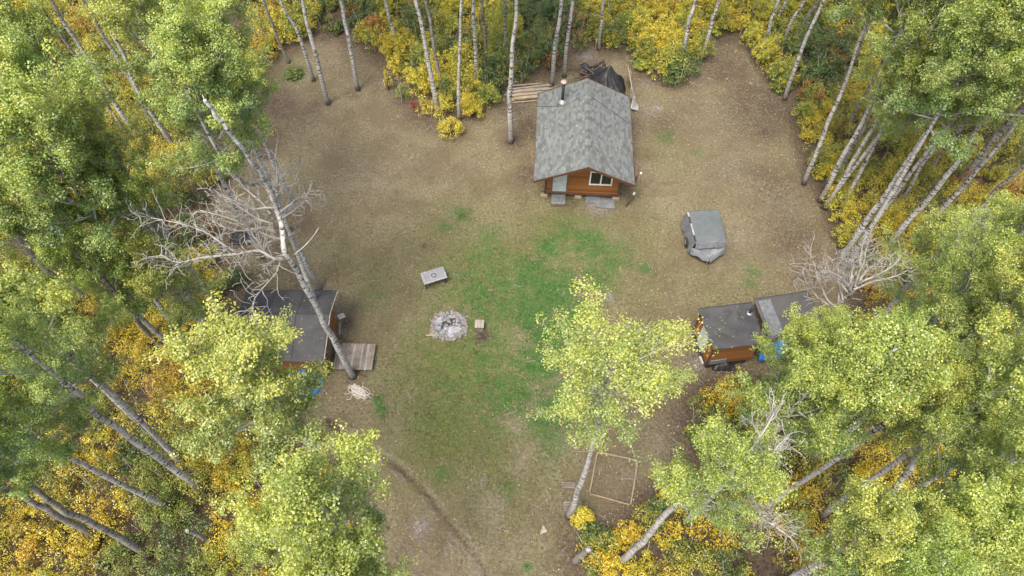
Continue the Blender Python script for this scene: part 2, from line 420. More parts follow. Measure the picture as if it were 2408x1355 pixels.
# ------------------------------------------------------------------ aspen crowns (a few variants, shared)
def grow(rng, p0, d0, length, r0, nseg, wig, up=.05):
    pts = [Vector(p0)]; d_ = Vector(d0).normalized(); st = length / nseg
    for i in range(nseg):
        d_ = (d_ + Vector(rng.normal(size=3)) * wig + Vector((0, 0, up))).normalized()
        pts.append(pts[-1] + d_ * st)
    rad = [max(r0 * (1 - .85 * i / nseg), .004) for i in range(nseg + 1)]
    return pts, rad
def side(rng, d_, ang):
    a = d_.cross(Vector(rng.normal(size=3))); a.normalize()
    return (d_ * math.cos(ang) + a * math.sin(ang)).normalized()
def make_crown(seed, Rr=2.4, Hc=6.5, dens=1.0, nprim=17, leafn=58, gap=0.0):
    rng = np.random.default_rng(seed); lb = MB(); tufts = []
    for i in range(nprim):
        f = (i + .5) / nprim; z0 = Hc * (f ** 1.1) * .74
        az = i * 2.399 + rng.normal() * .25
        prof = (1 - .68 * f ** 1.6) * (.72 + .45 * min(1, f * 3)) * rng.uniform(.72, 1.18)
        el = R(12 + 52 * f + rng.normal() * 6)
        L = Rr * prof / max(math.cos(el), .55) * .9
        d_ = Vector((math.cos(az) * math.cos(el), math.sin(az) * math.cos(el), math.sin(el)))
        pts, rad = grow(rng, (0, 0, z0), d_, L, .048 * (1 - .5 * f) + .008, 7, .13, .06)
        lb.tube(pts, rad, 5)
        for k in range(1, 8):
            if rng.random() < gap: continue
            nsec = 2 if k > 2 else 1
            for _ in range(nsec):
                sd_ = side(rng, (pts[k] - pts[k - 1]).normalized(), R(rng.uniform(25, 70)))
                sd_.z += .45; sd_.normalize()
                l2 = L * rng.uniform(.20, .46) * (1.15 - .05 * k)
                p2, r2 = grow(rng, pts[k], sd_, l2, rad[k] * .55, 4, .16, .16)
                lb.tube(p2, [max(x, .0045) for x in r2], 3, cap=False)
                for q_ in (2, 3, 4):
                    tufts.append((p2[q_], rng.uniform(.13, .25)))
                    if rng.random() < .30 * dens:
                        d3 = side(rng, (p2[q_] - p2[q_ - 1]).normalized(), R(rng.uniform(30, 80)))
                        p3, r3 = grow(rng, p2[q_], d3, rng.uniform(.25, .5), .008, 2, .2, .1)
                        lb.tube(p3, [.006, .005, .004], 3, cap=False)
                        tufts.append((p3[-1], rng.uniform(.15, .27)))
        tufts.append((pts[-1], .3))
    for k in range(8):
        tufts.append((Vector((rng.normal() * .25, rng.normal() * .25, Hc * (.8 + .025 * k))), .26))
    cen = np.array([t[0][:] for t in tufts]); tr = np.array([t[1] for t in tufts])
    reps = np.maximum(4, (leafn * dens * (tr / .22) ** 2 * rng.uniform(.5, 1.4, len(tr))).astype(int))
    ti = np.repeat(np.arange(len(cen)), reps); n = len(ti)
    dv = rng.normal(size=(n, 3)); dv /= np.linalg.norm(dv, axis=1, keepdims=True)
    rr = tr[ti] * rng.uniform(.25, 1.0, n) ** .5 * 1.15
    pos = cen[ti] + dv * rr[:, None] * np.array([1.05, 1.05, .8])
    nrm = dv * .8 + np.array([0, 0, .60]) + rng.normal(size=(n, 3)) * .42
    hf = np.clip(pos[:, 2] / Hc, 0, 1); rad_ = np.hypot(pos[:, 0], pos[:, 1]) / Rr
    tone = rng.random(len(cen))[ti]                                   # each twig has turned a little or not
    turn_light = np.clip(.07 + .80 * hf + .35 * (rad_ - .6) + (tone - .5) * .45 + rng.normal(size=n) * .07, 0, 1)[:, None]  # paler upward: part autumn turning, part treetop light put into the leaf colour
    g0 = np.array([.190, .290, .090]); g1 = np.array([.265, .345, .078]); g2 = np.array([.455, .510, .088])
    col = np.where(turn_light < .5, g0 + (g1 - g0) * turn_light * 2, g1 + (g2 - g1) * (turn_light - .5) * 2)
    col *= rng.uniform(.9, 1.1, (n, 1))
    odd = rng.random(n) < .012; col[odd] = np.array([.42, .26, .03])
    size = rng.uniform(.048, .078, n)
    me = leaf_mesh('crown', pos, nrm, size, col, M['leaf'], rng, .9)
    me2 = bpy.data.meshes.new('limbs'); me2.from_pydata(lb.v, [], lb.f); me2.materials.append(M['limb'])
    me2.polygons.foreach_set('use_smooth', [True] * len(lb.f)); me2.update()
    return me, me2
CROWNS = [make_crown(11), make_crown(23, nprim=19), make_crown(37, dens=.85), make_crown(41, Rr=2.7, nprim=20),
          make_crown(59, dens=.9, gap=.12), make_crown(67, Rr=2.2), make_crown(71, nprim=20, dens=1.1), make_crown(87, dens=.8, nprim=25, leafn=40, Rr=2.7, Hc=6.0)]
def make_bare(seed, nprim, az0, az1, Rr, Hc, e0=5, e1=60):
    rng = np.random.default_rng(seed); lb = MB()
    for i in range(nprim):
        f = (i + .5) / nprim; z0 = Hc * f
        az = rng.uniform(az0, az1); el = R(e0 + (e1 - e0) * f + rng.normal() * 10)
        L = Rr * rng.uniform(.7, 1.15) * (1 - .25 * f)
        d_ = Vector((math.cos(az) * math.cos(el), math.sin(az) * math.cos(el), math.sin(el)))
        pts, rad = grow(rng, (0, 0, z0), d_, L, .04, 10, .13, .02); rad = [x * .9 + .012 for x in rad]
        lb.tube(pts, rad, 5)
        for k in range(2, 11):
            for _ in range(1 + (k % 2)):
                l2 = L * rng.uniform(.15, .42)
                p2, r2 = grow(rng, pts[k], side(rng, (pts[k] - pts[k - 1]).normalized(), R(rng.uniform(25, 60))), l2, .016, 6, .2, .03)
                lb.tube(p2, [max(x, .010) for x in r2], 4)
                for q_ in (2, 3, 4, 5):
                    if rng.random() < .7:
                        p3, r3 = grow(rng, p2[q_], side(rng, (p2[q_] - p2[q_ - 1]).normalized(), R(rng.uniform(30, 80))), rng.uniform(.2, .55), .01, 4, .35, .02)
                        lb.tube(p3, [.0085, .008, .0075, .007, .006], 3)
    return lb

# ------------------------------------------------------------------ trees
TN = [0]
def spline(pts, sub=5):
    out = []; n = len(pts)
    for i in range(n - 1):
        p0 = pts[max(i - 1, 0)]; p1 = pts[i]; p2 = pts[i + 1]; p3 = pts[min(i + 2, n - 1)]
        for k in range(sub):
            t = k / sub
            out.append(.5 * ((2 * p1) + (p2 - p0) * t + (2 * p0 - 5 * p1 + 4 * p2 - p3) * t * t + (3 * p1 - p0 - 3 * p2 + p3) * t ** 3))
    out.append(pts[-1]); return out
def trunk_mesh(root, path, r0, r1, material, seed):
    rng = random.Random(seed); pts = spline(path, 6); L = len(pts)
    H = max(path[-1].z - path[0].z, .5); rad = []
    for i, p in enumerate(pts):
        t = (p.z - path[0].z) / H
        r = r0 + (r1 - r0) * t + r0 * .28 * max(0, 1 - (p.z - path[0].z) / .5) ** 2 * (1 if path[0].z < .5 else 0)
        rad.append(max(r * (1 + .06 * math.sin(i * 2.3 + seed)), .015))
    pts = [p + Vector((math.sin(i * .9 + seed), math.cos(i * 1.3 + seed), 0)) * .025 * (0 < i < L - 1) for i, p in enumerate(pts)]
    base = path[0]; mb = MB(); mb.tube([p - root.location for p in pts], rad, 10)
    foot = [max(0.0, 1 - v_[2] / 3.2) for v_ in mb.v]
    ns = len(mb.v)
    for k in range(rng.randint(2, 5)):        # dead stubs
        i = rng.randrange(L // 3, L - 1); p = pts[i] - root.location; a = rng.uniform(0, 6.28)
        dv = Vector((math.cos(a), math.sin(a), rng.uniform(-.1, .5))) * rng.uniform(.12, .6)
        mb.tube([p, p + dv * .5 + Vector((0, 0, .02)), p + dv], [.02, .014, .007], 4)
    foot += [0.0] * (len(mb.v) - ns)
    o = mb.build('trunk', material, root, True, attrs={'foot': foot})
    return pts
def aspen(label, b=None, zb=0.0, m=(), h=17.0, cc=None, zc=None, cr=None, v=None, r=.14, cat='tree', bark='bark', group='aspens standing round the clearing', lean=.0, ch=None):
    """b: foot on the ground; m: further points of the trunk; cc: middle of the crown seen in the photo (cr px wide)"""
    TN[0] += 1; k = TN[0]; rng = random.Random(k * 7 + 1)
    if cc is not None and b is None:
        c = P(cc[0], cc[1], zc or 13.0); base = Vector((c.x + rng.uniform(-.5, .5), c.y + rng.uniform(-.5, .5), 0)); first = base
        if base.y < 1.5: base.y = 1.5
    else:
        first = P(b[0], b[1], zb); base = Vector((first.x, first.y, 0))
    path = [base.copy()]
    if zb > 0: path[0] += Vector((0, 0, 0))
    z0 = zb
    for q_ in m:
        p = lift(first, q_[0], q_[1], z0 + .6); path.append(p); z0 = p.z
    if cc is not None:
        c = lift(path[-1], cc[0], cc[1], max(z0 + 1, 9), 17) if (b is not None and zc is None) else P(cc[0], cc[1], zc or 13.0)
        pxm = (P(cc[0] + 100, cc[1], c.z) - P(cc[0], cc[1], c.z)).length / 100
        rad = (cr or 190) * pxm
    else:
        tdir = (path[-1] - path[0]) if len(path) > 1 else Vector((0, 0, 1))
        hz = path[-1].z if len(path) > 1 else 0
        c = path[-1] + Vector((tdir.x, tdir.y, 0)) * .12 + Vector((rng.uniform(-.2, .2), rng.uniform(-.2, .2), 0)); c.z = max(h - 3.4, hz + 2.0); rad = 2.2
    root = thing('aspen_tree', label, cat, (base.x, base.y, 0), 0, group)
    vi = (k * 5 + 2) % 7 if v is None else v
    mc, ml = CROWNS[vi]; R0 = [2.4, 2.4, 2.4, 2.7, 2.4, 2.2, 2.4, 2.7][vi]; H0 = 6.0 if vi == 7 else 6.5
    s = rad / R0; sz = (ch or 1.0) * (.38 + .66 * s)
    foot_z = c.z - H0 * sz * .5
    cb = Vector((c.x, c.y, foot_z))
    keep = [p for p in path if p.z < foot_z + .3] or [path[0]]
    top = Vector((c.x + rng.uniform(-.15, .15), c.y + rng.uniform(-.15, .15), foot_z + H0 * sz * .86))
    if cb.z > keep[-1].z + 1.2: keep.append(cb)
    keep.append(top)
    trunk_mesh(root, keep, r, .035, M[bark], k)
    rz = rng.uniform(0, 6.28)
    for nm, me in (('limbs', ml), ('crown', mc)):
        o = bpy.data.objects.new(nm, me); C.objects.link(o); o.parent = root
        o.location = cb - root.location; o.scale = (s, s, sz); o.rotation_euler = (0, 0, rz)
    return root

exec_trees = []
# --- trunks whose crowns are above the top of the photo
T = [
 ('thin dark aspen trunk leftmost of those between leafy crown and brown clearing top', (680,147), 0, [(650,85),(620,0)], .10, 'bark_grey'),
 ('slender pale aspen second from left along clearing top edge', (738,190), 0, [(702,80),(660,0)], .12, 'bark'),
 ('pale aspen with dark foot standing out in bare dirt at upper left', (772,245), 0, [(738,115),(710,0)], .15, 'bark'),
 ('straight aspen just left of the bright yellow bushes at upper centre', (842,212), 0, [(815,70),(800,0)], .14, 'bark'),
 ('thin aspen rising out of the yellow bushes left of centre top', (935,112), .8, [(918,50),(905,0)], .11, 'bark'),
 ('thick white aspen rooted behind the yellow bush tongue left of cabin', (1030,272), 0, [(1005,130),(978,0)], .16, 'bark'),
 ('grey aspen just behind the thick white one left of cabin', (1035,190), .8, [(1015,70),(1002,0)], .12, 'bark_grey'),
 ('slim vertical aspen over the green shrub left of cabin', (1077,262), .8, [(1080,130),(1085,0)], .11, 'bark'),
 ('left aspen of the close pair above the lumber pile', (1121,182), 1, [(1116,90),(1112,0)], .13, 'bark'),
 ('right aspen of the close pair above the lumber pile', (1143,104), 1, [(1137,50),(1132,0)], .12, 'bark_grey'),
 ('short looking aspen trunk behind the big white one near cabin', (1187,115), 1, [(1188,60),(1189,0)], .11, 'bark_grey'),
 ('big white aspen standing alone on bare dirt left of the cabin', (1201,335), 0, [(1199,230),(1205,120),(1214,0)], .17, 'bark'),
 ('white aspen rising just behind the cabin stovepipe to its left', (1297,200), 0, [(1308,90),(1322,0)], .14, 'bark'),
 ('white aspen rising behind the cabin roof right of the stovepipe', (1327,180), 0, [(1336,80),(1348,0)], .13, 'bark'),
 ('thin aspen behind the black tarp shelter', (1411,100), .6, [(1415,45),(1419,0)], .10, 'bark'),
 ('aspen left of the pair over the round lime bush', (1608,126), .8, [(1618,60),(1635,0)], .13, 'bark'),
 ('aspen right of the pair over the round lime bush', (1656,118), .8, [(1675,50),(1691,0)], .12, 'bark'),
 ('aspen leaning right at top beside the bay in the clearing edge', (1804,88), .8, [(1815,45),(1831,0)], .11, 'bark'),
 ('second aspen right of the bay in the clearing edge at top', (1828,52), .8, [(1838,25),(1850,0)], .10, 'bark'),
 ('third aspen right of the bay in the clearing edge at top', (1850,75), .8, [(1870,35),(1892,0)], .11, 'bark'),
 ('fourth aspen right of the bay in the clearing edge at top', (1888,58), .8, [(1905,28),(1924,0)], .11, 'bark_grey'),
 ('dark banded aspen rooted on the clearing edge at upper right', (1845,235), 0, [(1880,130),(1937,0)], .13, 'bark'),
 ('long slim aspen rooted at the tip of yellow shrubs right of cabin', (1890,434), 0, [(1943,300),(1990,190),(2035,60),(2060,0)], .13, 'bark'),
 ('dark thin aspen twin behind the long slim aspen', (1958,270), 1, [(1993,175),(2030,90)], .10, 'bark_grey'),
 ('stout aspen rooted at the corner of the right clearing edge', (1928,474), 0, [(1990,355),(2040,265),(2090,140)], .15, 'bark'),
 ('thin dark aspen half hidden behind the stout right edge aspen', (1978,405), .8, [(2003,350),(2040,290)], .10, 'bark_grey'),
 ('grey aspen behind shrubs between the two long right edge trunks', (2006,280), 1, [(2035,220),(2068,160)], .10, 'bark_grey'),
 ('dark short trunk under the upper right crowns, left of two', (2108,322), 1, [(2130,295),(2152,265)], .12, 'bark_grey'),
 ('dark short trunk under the upper right crowns, right of two', (2145,320), 1, [(2170,285),(2200,250)], .12, 'bark_grey'),
 ('thin banded aspen in yellow shrubs at mid right', (2133,457), .8, [(2165,395),(2225,305)], .10, 'bark'),
 ('thin grey aspen parallel to the thin banded one at mid right', (2186,402), .8, [(2215,360),(2256,305)], .10, 'bark_grey'),
]
for lab, bb, zb, mm, r_, bk in T:
    aspen(lab, bb, zb, mm, h=random.Random(bb[0]).uniform(16.2, 18.5), r=r_, bark=bk)
# --- trunks seen plainly that run up into crowns seen in the frame
T2 = [
 dict(label='large white banded aspen at the right clearing corner under leafy crown', b=(1980,602), m=[(2060,490),(2128,390),(2205,265)], cc=(2290,150), cr=150, r=.18),
 dict(label='long pale aspen right of the large corner aspen', b=(2095,565), zb=.6, m=[(2180,470),(2260,370),(2345,255)], cc=(2440,120), cr=170, r=.17),
 dict(label='pale aspen running to right frame edge beside grey trunk', b=(2199,512), zb=.8, m=[(2280,420),(2345,345),(2408,265)], h=17.5, r=.14),
 dict(label='rough grey trunk nearly touching the pale aspen at right edge', b=(2265,420), zb=.8, m=[(2330,335),(2400,255)], h=18, r=.19, bark='bark_grey'),
 dict(label='lowest bare trunk above the leafy crowns at right edge', b=(2280,515), zb=1, m=[(2340,450),(2408,390)], h=17, r=.12, bark='bark_grey'),
 # upper left
 dict(label='pale aspen trunk crossing the orange shrubs at upper left', b=(312,305), zb=.8, m=[(258,225),(205,135),(155,60),(119,0)], h=18, r=.16),
 dict(label='thin companion trunk just left of the pale upper left aspen', b=(292,304), zb=.8, m=[(255,250),(222,200)], h=16, r=.11, bark='bark_grey'),
 dict(label='long aspen ending at the orange bushes, leftmost of twin upper left trunks', b=(348,280), zb=.8, m=[(318,210),(283,150),(235,70),(196,0)], h=18, r=.15),
 dict(label='long dark footed aspen, right hand of the twin upper left trunks', b=(402,330), zb=.8, m=[(330,225),(295,140),(255,60),(220,0)], h=18, r=.15),
 dict(label='short trunk at the top left corner', b=(40,42), zb=.8, m=[(20,15),(5,-10)], h=17, r=.13, bark='bark_grey'),
 dict(label='slim aspen standing in the clearing edge behind the bare dead branches', b=(695,492), m=[(655,405),(625,345),(585,235)], cc=(500,110), cr=125, r=.13),
 dict(label='dark slim trunk inside the left clearing edge above dead branches', b=(615,375), m=[(588,325),(566,272)], cc=(415,30), cr=115, r=.11, bark='bark_grey'),
 dict(label='long leaning aspen rooted behind the black roofed shed', b=(751,680), m=[(722,625),(694,573),(663,510),(640,430)], cc=(480,265), zc=15.0, cr=135, r=.14),
 # left
 dict(label='grey trunk among foliage left of the black roofed shed', b=(499,694), zb=.6, m=[(437,622),(386,568),(320,478),(289,440)], cc=(120,255), zc=14, cr=150, r=.15, bark='bark_grey'),
 dict(label='trunk reaching the foliage corner beside the black shed roof', b=(499,746), zb=.6, m=[(452,708),(315,565),(272,516),(254,482)], cc=(130,400), zc=14, cr=165, r=.14, bark='bark_grey'),
 dict(label='short visible trunk among orange shrubs left of the big left crown', b=(384,814), zb=.6, m=[(348,784)], cc=(225,640), zc=9.5, cr=105, r=.14, bark='bark_grey'),
 dict(label='dark trunk crossing the left frame edge above golden shrubs', b=(204,702), zb=.8, m=[(165,669),(130,651),(83,610),(40,555),(0,525)], h=18, r=.15, bark='bark_grey'),
 dict(label='second dark trunk forking close by at left edge above golden shrubs', b=(230,646), zb=.8, m=[(210,631)], cc=(-10,480), zc=13, cr=130, r=.14, bark='bark_grey'),
 dict(label='big pale trunk slanting across the orange shrubs at lower left', b=(470,1145), zb=.3, m=[(336,1051),(242,984),(181,937),(158,900)], cc=(60,830), zc=15.0, cr=135, r=.16),
 dict(label='grey trunk at lower left corner, upper of two crossing', b=(346,1303), zb=.3, m=[(235,1239),(151,1202),(101,1165),(50,1125),(0,1098)], cc=(-90,1010), zc=14, cr=120, r=.15, bark='bark_grey'),
 dict(label='grey trunk at lower left corner, lower of two crossing', b=(221,1259), zb=.5, m=[(134,1212),(67,1175),(0,1138)], cc=(-130,1090), zc=14, cr=120, r=.14, bark='bark_grey'),
 # lower centre
 dict(label='big lime crowned aspen covering the front of the black roofed shed', b=(740,1065), m=[(709,1025),(661,972)], cc=(592,918), zc=13.3, cr=200, r=.15, v=6, ch=.8),
 dict(label='yellow green aspen crown at bottom left of the clearing', b=(880,1400), m=[(865,1330)], cc=(785,1225), zc=14.5, cr=200, r=.14, v=1),
 dict(label='lone white banded aspen with open crown in the middle of the clearing bottom', b=(1338,1215), m=[(1358,1160),(1385,1080),(1405,1010),(1420,940)], cc=(1430,885), cr=212, r=.14, v=7, ch=.60),
 dict(label='leaning white aspen with part dead crown right of the wooden ground frame', b=(1455,1322), m=[(1500,1285),(1530,1252),(1592,1183)], cc=(1690,1140), zc=14.3, cr=165, r=.16, v=7),
 dict(label='aspen crown overhanging the small shed with the blue tarp', b=(1735,1000), zb=0, m=[], cc=(1880,850), zc=12.0, cr=105, r=.13, v=6),
 dict(label='white trunked aspen seen in a gap among lower right crowns', b=(1745,1120), zb=.5, m=[(1820,1054),(1873,1005)], cc=(2010,900), zc=14, cr=165, r=.14),
 dict(label='long white trunk broken up by leaves in the lower right stand', b=(1985,1265), zb=.5, m=[(2035,1220),(2081,1174),(2133,1114),(2148,1084)], cc=(2330,930), zc=14.5, cr=175, r=.15),
]
for d_ in T2: aspen(**d_)
# --- crowns only (their feet are hidden under the leaves)
LR = 'leafy aspen crown, '
CC = [
 # left mass
 ('topmost crown in the left corner above the long trunks', 50, 120, 14, 130), ('crown at left frame edge beside pale trunk', 60, 300, 14.5, 135),
 ('bright crown at left frame edge below the corner crown', 40, 455, 13.5, 130), ('crown between left edge and dead branches', 245, 330, 13.5, 105),
 ('green crown above the dark tarp in the left woods', 290, 470, 11, 115), 
 ('small low crown beside the shed roof back corner', 385, 650, 8, 110), ('crown at the left edge over golden shrubs', 20, 720, 10.5, 130),
 ('large pale crown on the left edge half way down', 120, 800, 11.5, 165), ('crown over the lower left forked trunk', 20, 990, 11, 140),
 ('lower bright part crown over bottom left edge trees', 650, 1290, 13, 110),
 ('crown cut by the bottom edge left of the clearing', 800, 1370, 14, 150), ('tall top left crown with dangling edge', 330, 60, 14.5, 130),
 ('crown touching the top edge above the left clearing corner', 460, 30, 14, 120), ('yellow tipped crown pointing into clearing at upper left', 535, 190, 15.5, 115),
 # top right mass
 ('wide green crown above the right hand trunks', 2160, 165, 9.5, 120), ('crown at upper right frame corner', 2350, 60, 14.5, 135),
 ('crown just below the upper right corner', 2300, 195, 11, 95), ('crown at top edge right of the long slim aspen', 2210, 40, 12.5, 110),
 ('green crown over the thin right trunks', 2140, 200, 9, 75),
 # right mass
 ('crown at right clearing edge under the frame centre line', 2190, 610, 8.0, 120), ('crown at right frame edge below bare trunk', 2345, 600, 13.5, 125),
 ('crown behind the second dead tree', 2260, 700, 12.5, 105), ('crown at right frame edge half way down', 2350, 730, 14, 130),
 ('crown right of the blue tarp shed', 2060, 850, 12.5, 120), ('crown directly below the blue tarp shed', 1880, 950, 13.0, 150),
 ('crown in the middle of the lower right mass', 2130, 950, 12.5, 128), ('crown at right frame edge over golden shrubs', 2390, 1010, 13.0, 140),
 ('crown right of the broken white trunk', 2310, 1110, 14, 145),
 ('yellow crown near bottom edge right of centre', 2020, 1270, 14, 150), ('crown near bottom right, second from corner', 2200, 1250, 14, 155),
 ('crown filling the bottom right corner', 2370, 1260, 14.5, 165), 
 ('crown cut by bottom edge at lower right', 2110, 1370, 14.5, 140), 
 ('crown beside the right frame edge at lower third', 2390, 880, 13.5, 100),
]
for lab, x, y, z, cr in CC:
    aspen(LR + lab, cc=(x, y), zc=z, cr=cr, r=.13)
# beyond the frame, for a step aside
rg = random.Random(5)
for i in range(16):
    s_ = -1 if i % 2 else 1
    x = s_ * rg.uniform(33, 46) * (0.62 if i < 8 else 1); y = rg.uniform(4, 16) if i < 8 else rg.uniform(20, 42)
    b0 = Vector((x, y, 0))
    TN[0] += 1
    root = thing('aspen_tree', 'aspen standing outside the picture beyond its left and right edges', 'tree', b0, 0, 'aspens outside the picture')
    h_ = rg.uniform(9.5, 11.5)
    trunk_mesh(root, [b0.copy(), b0 + Vector((.1, .1, 5)), b0 + Vector((0, 0, h_)), b0 + Vector((0, .1, h_ + 5.5))], .14, .03, M['bark'], i + 300)
    mc, ml = CROWNS[i % 7]
    for nm, me in (('limbs', ml), ('crown', mc)):
        o = bpy.data.objects.new(nm, me); C.objects.link(o); o.parent = root; o.location = (0, 0, h_); o.rotation_euler = (0, 0, i)

# --- dead trees
def dead_tree(name, label, path, r0, r1, bark, pieces):
    root = thing(name, label, 'dead tree', (path[0].x, path[0].y, 0))
    trunk_mesh(root, path, r0, r1, M[bark], 901 + len(path))
    for nm, mb in pieces:
        mb.v = [tuple(Vector(v_) - root.location) for v_ in mb.v]
        mb.build(nm, M['deadwood'], root, True)
    return root
bD = P(830, 885)
pD = [bD] + [lift(bD, *q_, z) for q_, z in (((790,810),.6), ((755,745),2), ((700,640),4.5), ((672,595),7))]
zt = pD[-1].z
for q_, z in (((655,500), 11.6), ((632,440), 13.2), ((609,402), 14.3), ((570,350), 15.5), ((535,305), 16.4), ((505,268), 17.0), ((482,235), 17.5)): pD.append(P(*q_, z))
def offs(mb, c):
    mb.v = [(v_[0] + c[0], v_[1] + c[1], v_[2] + c[2]) for v_ in mb.v]; return mb
br1 = offs(make_bare(3, 8, R(100), R(258), 2.85, 1.8, -12, 32), P(670, 575, 9.8))
br2 = offs(make_bare(8, 5, R(10), R(110), 1.5, 1.2, 10, 45), P(660, 520, 10.9))
br3 = offs(make_bare(15, 5, R(60), R(200), 2.3, 1.2, 0, 45), P(655, 505, 11.2))
rng_ = np.random.default_rng(77)
big = MB()
la = [P(668,610,zt), P(640,607,zt+.35), P(610,590,zt+.6), P(560,597,zt+.8), P(470,607,zt+1.0), P(420,618,zt+1.1), P(380,600,zt+1.2)]
big.tube(spline(la, 3), [.07 - .0026 * i for i in range(len(spline(la, 3)))], 7)
lb_ = [P(560,597,zt+.8), P(525,575,zt+1.2), P(480,545,zt+1.5), P(420,525,zt+1.6), P(330,508,zt+1.7)]
big.tube(spline(lb_, 3), [.045 - .0025 * i for i in range(len(spline(lb_, 3)))], 6)
lc = [P(660,600,zt), P(650,640,zt+.1), P(600,700,zt+.2), P(592,740,zt-.1)]
big.tube(spline(lc, 3), [.028 - .0018 * i for i in range(len(spline(lc, 3)))], 5)
ld = [P(690,600,zt-.2), P(715,580,zt+.2), P(735,558,zt+.5), P(750,535,zt+.8)]
big.tube(spline(ld, 3), [.03 - .002 * i for i in range(len(spline(ld, 3)))], 5)
for arr, dens in ((la, 4), (lb_, 4), (lc, 3)):
    sp = spline(arr, 3)
    for k in range(2, len(sp)):
        for _ in range(dens):
            d0 = side(rng_, (sp[k] - sp[k - 1]).normalized(), R(rng_.uniform(30, 80)))
            p2, r2 = grow(rng_, sp[k], d0, rng_.uniform(.35, 1.3), .016, 6, .3, .03)
            big.tube(p2, [max(x, .010) for x in r2], 4)
            for q_ in (3, 5):
                p3, r3 = grow(rng_, p2[q_], side(rng_, d0, R(60)), rng_.uniform(.2, .5), .009, 3, .3)
                big.tube(p3, [.009, .0085, .008, .007], 3)
dtop = dead_tree('aspen_tree', 'tall leaning aspen with fan of bleached bare branches rooted by the plank deck', pD, .165, .05, 'bark',
          [('limb', big), ('branches', br1), ('branches', br2), ('branches', br3)])
for nm, me in (('limbs', CROWNS[4][1]), ('crown', CROWNS[4][0])):
    o = bpy.data.objects.new(nm, me); C.objects.link(o); o.parent = dtop
    o.location = P(530, 292, 14.5) - dtop.location; o.scale = (.74, .74, .66); o.rotation_euler = (0, 0, 1.0)
b2 = P(1990, 700, 10.2); b2 = Vector((b2.x, b2.y, 0))
p2_ = [b2, b2 + Vector((0, 0, 5)), P(1930, 772, 8.6), P(1965, 730, 9.6), P(1995, 695, 10.6), P(2040, 655, 11.6)]
p2_[1] = Vector((p2_[2].x, p2_[2].y, 4.5)); p2_[0] = Vector((p2_[2].x, p2_[2].y, 0))
dead_tree('dead_tree', 'bare dead tree with pale branching top right of the blue tarp shed', p2_, .15, .04, 'bark_grey',
          [('branches', offs(make_bare(21, 9, R(20), R(200), 2.2, 1.3, 5, 55), P(1965, 730, 9.7))), ('branches', offs(make_bare(27, 5, R(-20), R(150), 1.7, .8), P(2000, 690, 10.8)))])
b3 = P(2330, 600, 12); b3 = Vector((b3.x, b3.y, 0))
p3_ = [b3, b3 + Vector((0, 0, 6)), P(2270, 655, 11.0), P(2310, 600, 12.4), P(2360, 550, 13.6), P(2410, 505, 14.6)]
p3_[1] = Vector((p3_[2].x, p3_[2].y, 5)); p3_[0] = Vector((p3_[2].x, p3_[2].y, 0))
dead_tree('dead_tree', 'bare white branches of a dead top at right frame edge among crowns', p3_, .13, .04, 'bark',
          [('branches', offs(make_bare(31, 7, R(0), R(360), 1.3, 1.6), P(2310, 600, 12.4))), ('branches', offs(make_bare(34, 3, R(60), R(190), 1.5, .6), P(2270, 655, 11.5)))])
g_root = [o for o in C.objects if str(o.get('label', '')).startswith('leaning white aspen with part dead')][0]
for (q_, z_, sd_, a0, a1, rr_) in (((1690,1145), 14.6, 44, 25, 60, 2.4), ((1700,1190), 13.5, 45, -45, -15, 1.8)):
    mbx = offs(make_bare(sd_, 3, R(a0), R(a1), rr_, .5), P(*q_, z_)); mbx.v = [tuple(Vector(v_) - g_root.location) for v_ in mbx.v]
    mbx.build('bare_branches', M['deadwood'], g_root, True)
def snag(label, px0, px1, z1, r_):
    a = P(*px0, 0); c = lift(a, *px1, .3); c.z = min(c.z, 6)
    root = thing('snag', label, 'dead trunk', (a.x, a.y, 0)); trunk_mesh(root, [a, a.lerp(c, .5), c], r_, r_ * .8, M['bark_grey'], int(px0[0]))
snag('broken grey snag standing in the golden shrubs at bottom left', (504,1276), (440,1247), 2, .09)
snag('short white broken stump beside the orange shrubs at bottom centre', (1352,1318), (1385,1290), 2, .14)
snag('short grey snag at bottom left below the crossing trunks', (252,1340), (230,1325), 2, .12)

# ------------------------------------------------------------------ shrubs
SH = []
def shrub_pts(seed, n=900, rad=.8, hgt=1.5):
    """leaf positions and normals of one shrub: tufts at the ends of stems"""
    rng = np.random.default_rng(seed); nt_ = 30
    az = rng.uniform(0, 6.283, nt_); rr = rad * np.sqrt(rng.uniform(0, 1, nt_)) * .85
    z = hgt * (.25 + .72 * (1 - (rr / rad) ** 2)) * rng.uniform(.45, 1.25, nt_)
    cen = np.stack([rr * np.cos(az), rr * np.sin(az), z], 1); tr = rng.uniform(.15, .29, nt_)
    ti = rng.integers(0, nt_, n)
    dv = rng.normal(size=(n, 3)); dv /= np.linalg.norm(dv, axis=1, keepdims=True)
    pos = cen[ti] + dv * (tr[ti] * rng.uniform(.3, 1, n) ** .5)[:, None]
    pos[:, 2] = np.maximum(pos[:, 2], .04)
    nrm = dv * .85 + np.array([0, 0, .65]) + rng.normal(size=(n, 3)) * .38
    return pos, nrm, ti, cen
SHV = [shrub_pts(200 + i) for i in range(14)]
rng = np.random.default_rng(9)
# blue-noise-ish scatter over the forest floor
step = .92
cand = []
for yy in np.arange(1.5, 60, step):
    hw = 21 + (yy - 5) * .42 + 4
    for xx in np.arange(-hw, hw, step): cand.append((xx, yy))
cand = np.array(cand) + rng.uniform(-.42, .42, (len(cand), 2))
inC = inside(CLEAR, cand[:, 0], cand[:, 1]); dC = dist_poly(CLEAR, cand[:, 0], cand[:, 1]); inP = inside(PATCH2, cand[:, 0], cand[:, 1])
keep = (~inC) & (dC > .22) & (~inP)
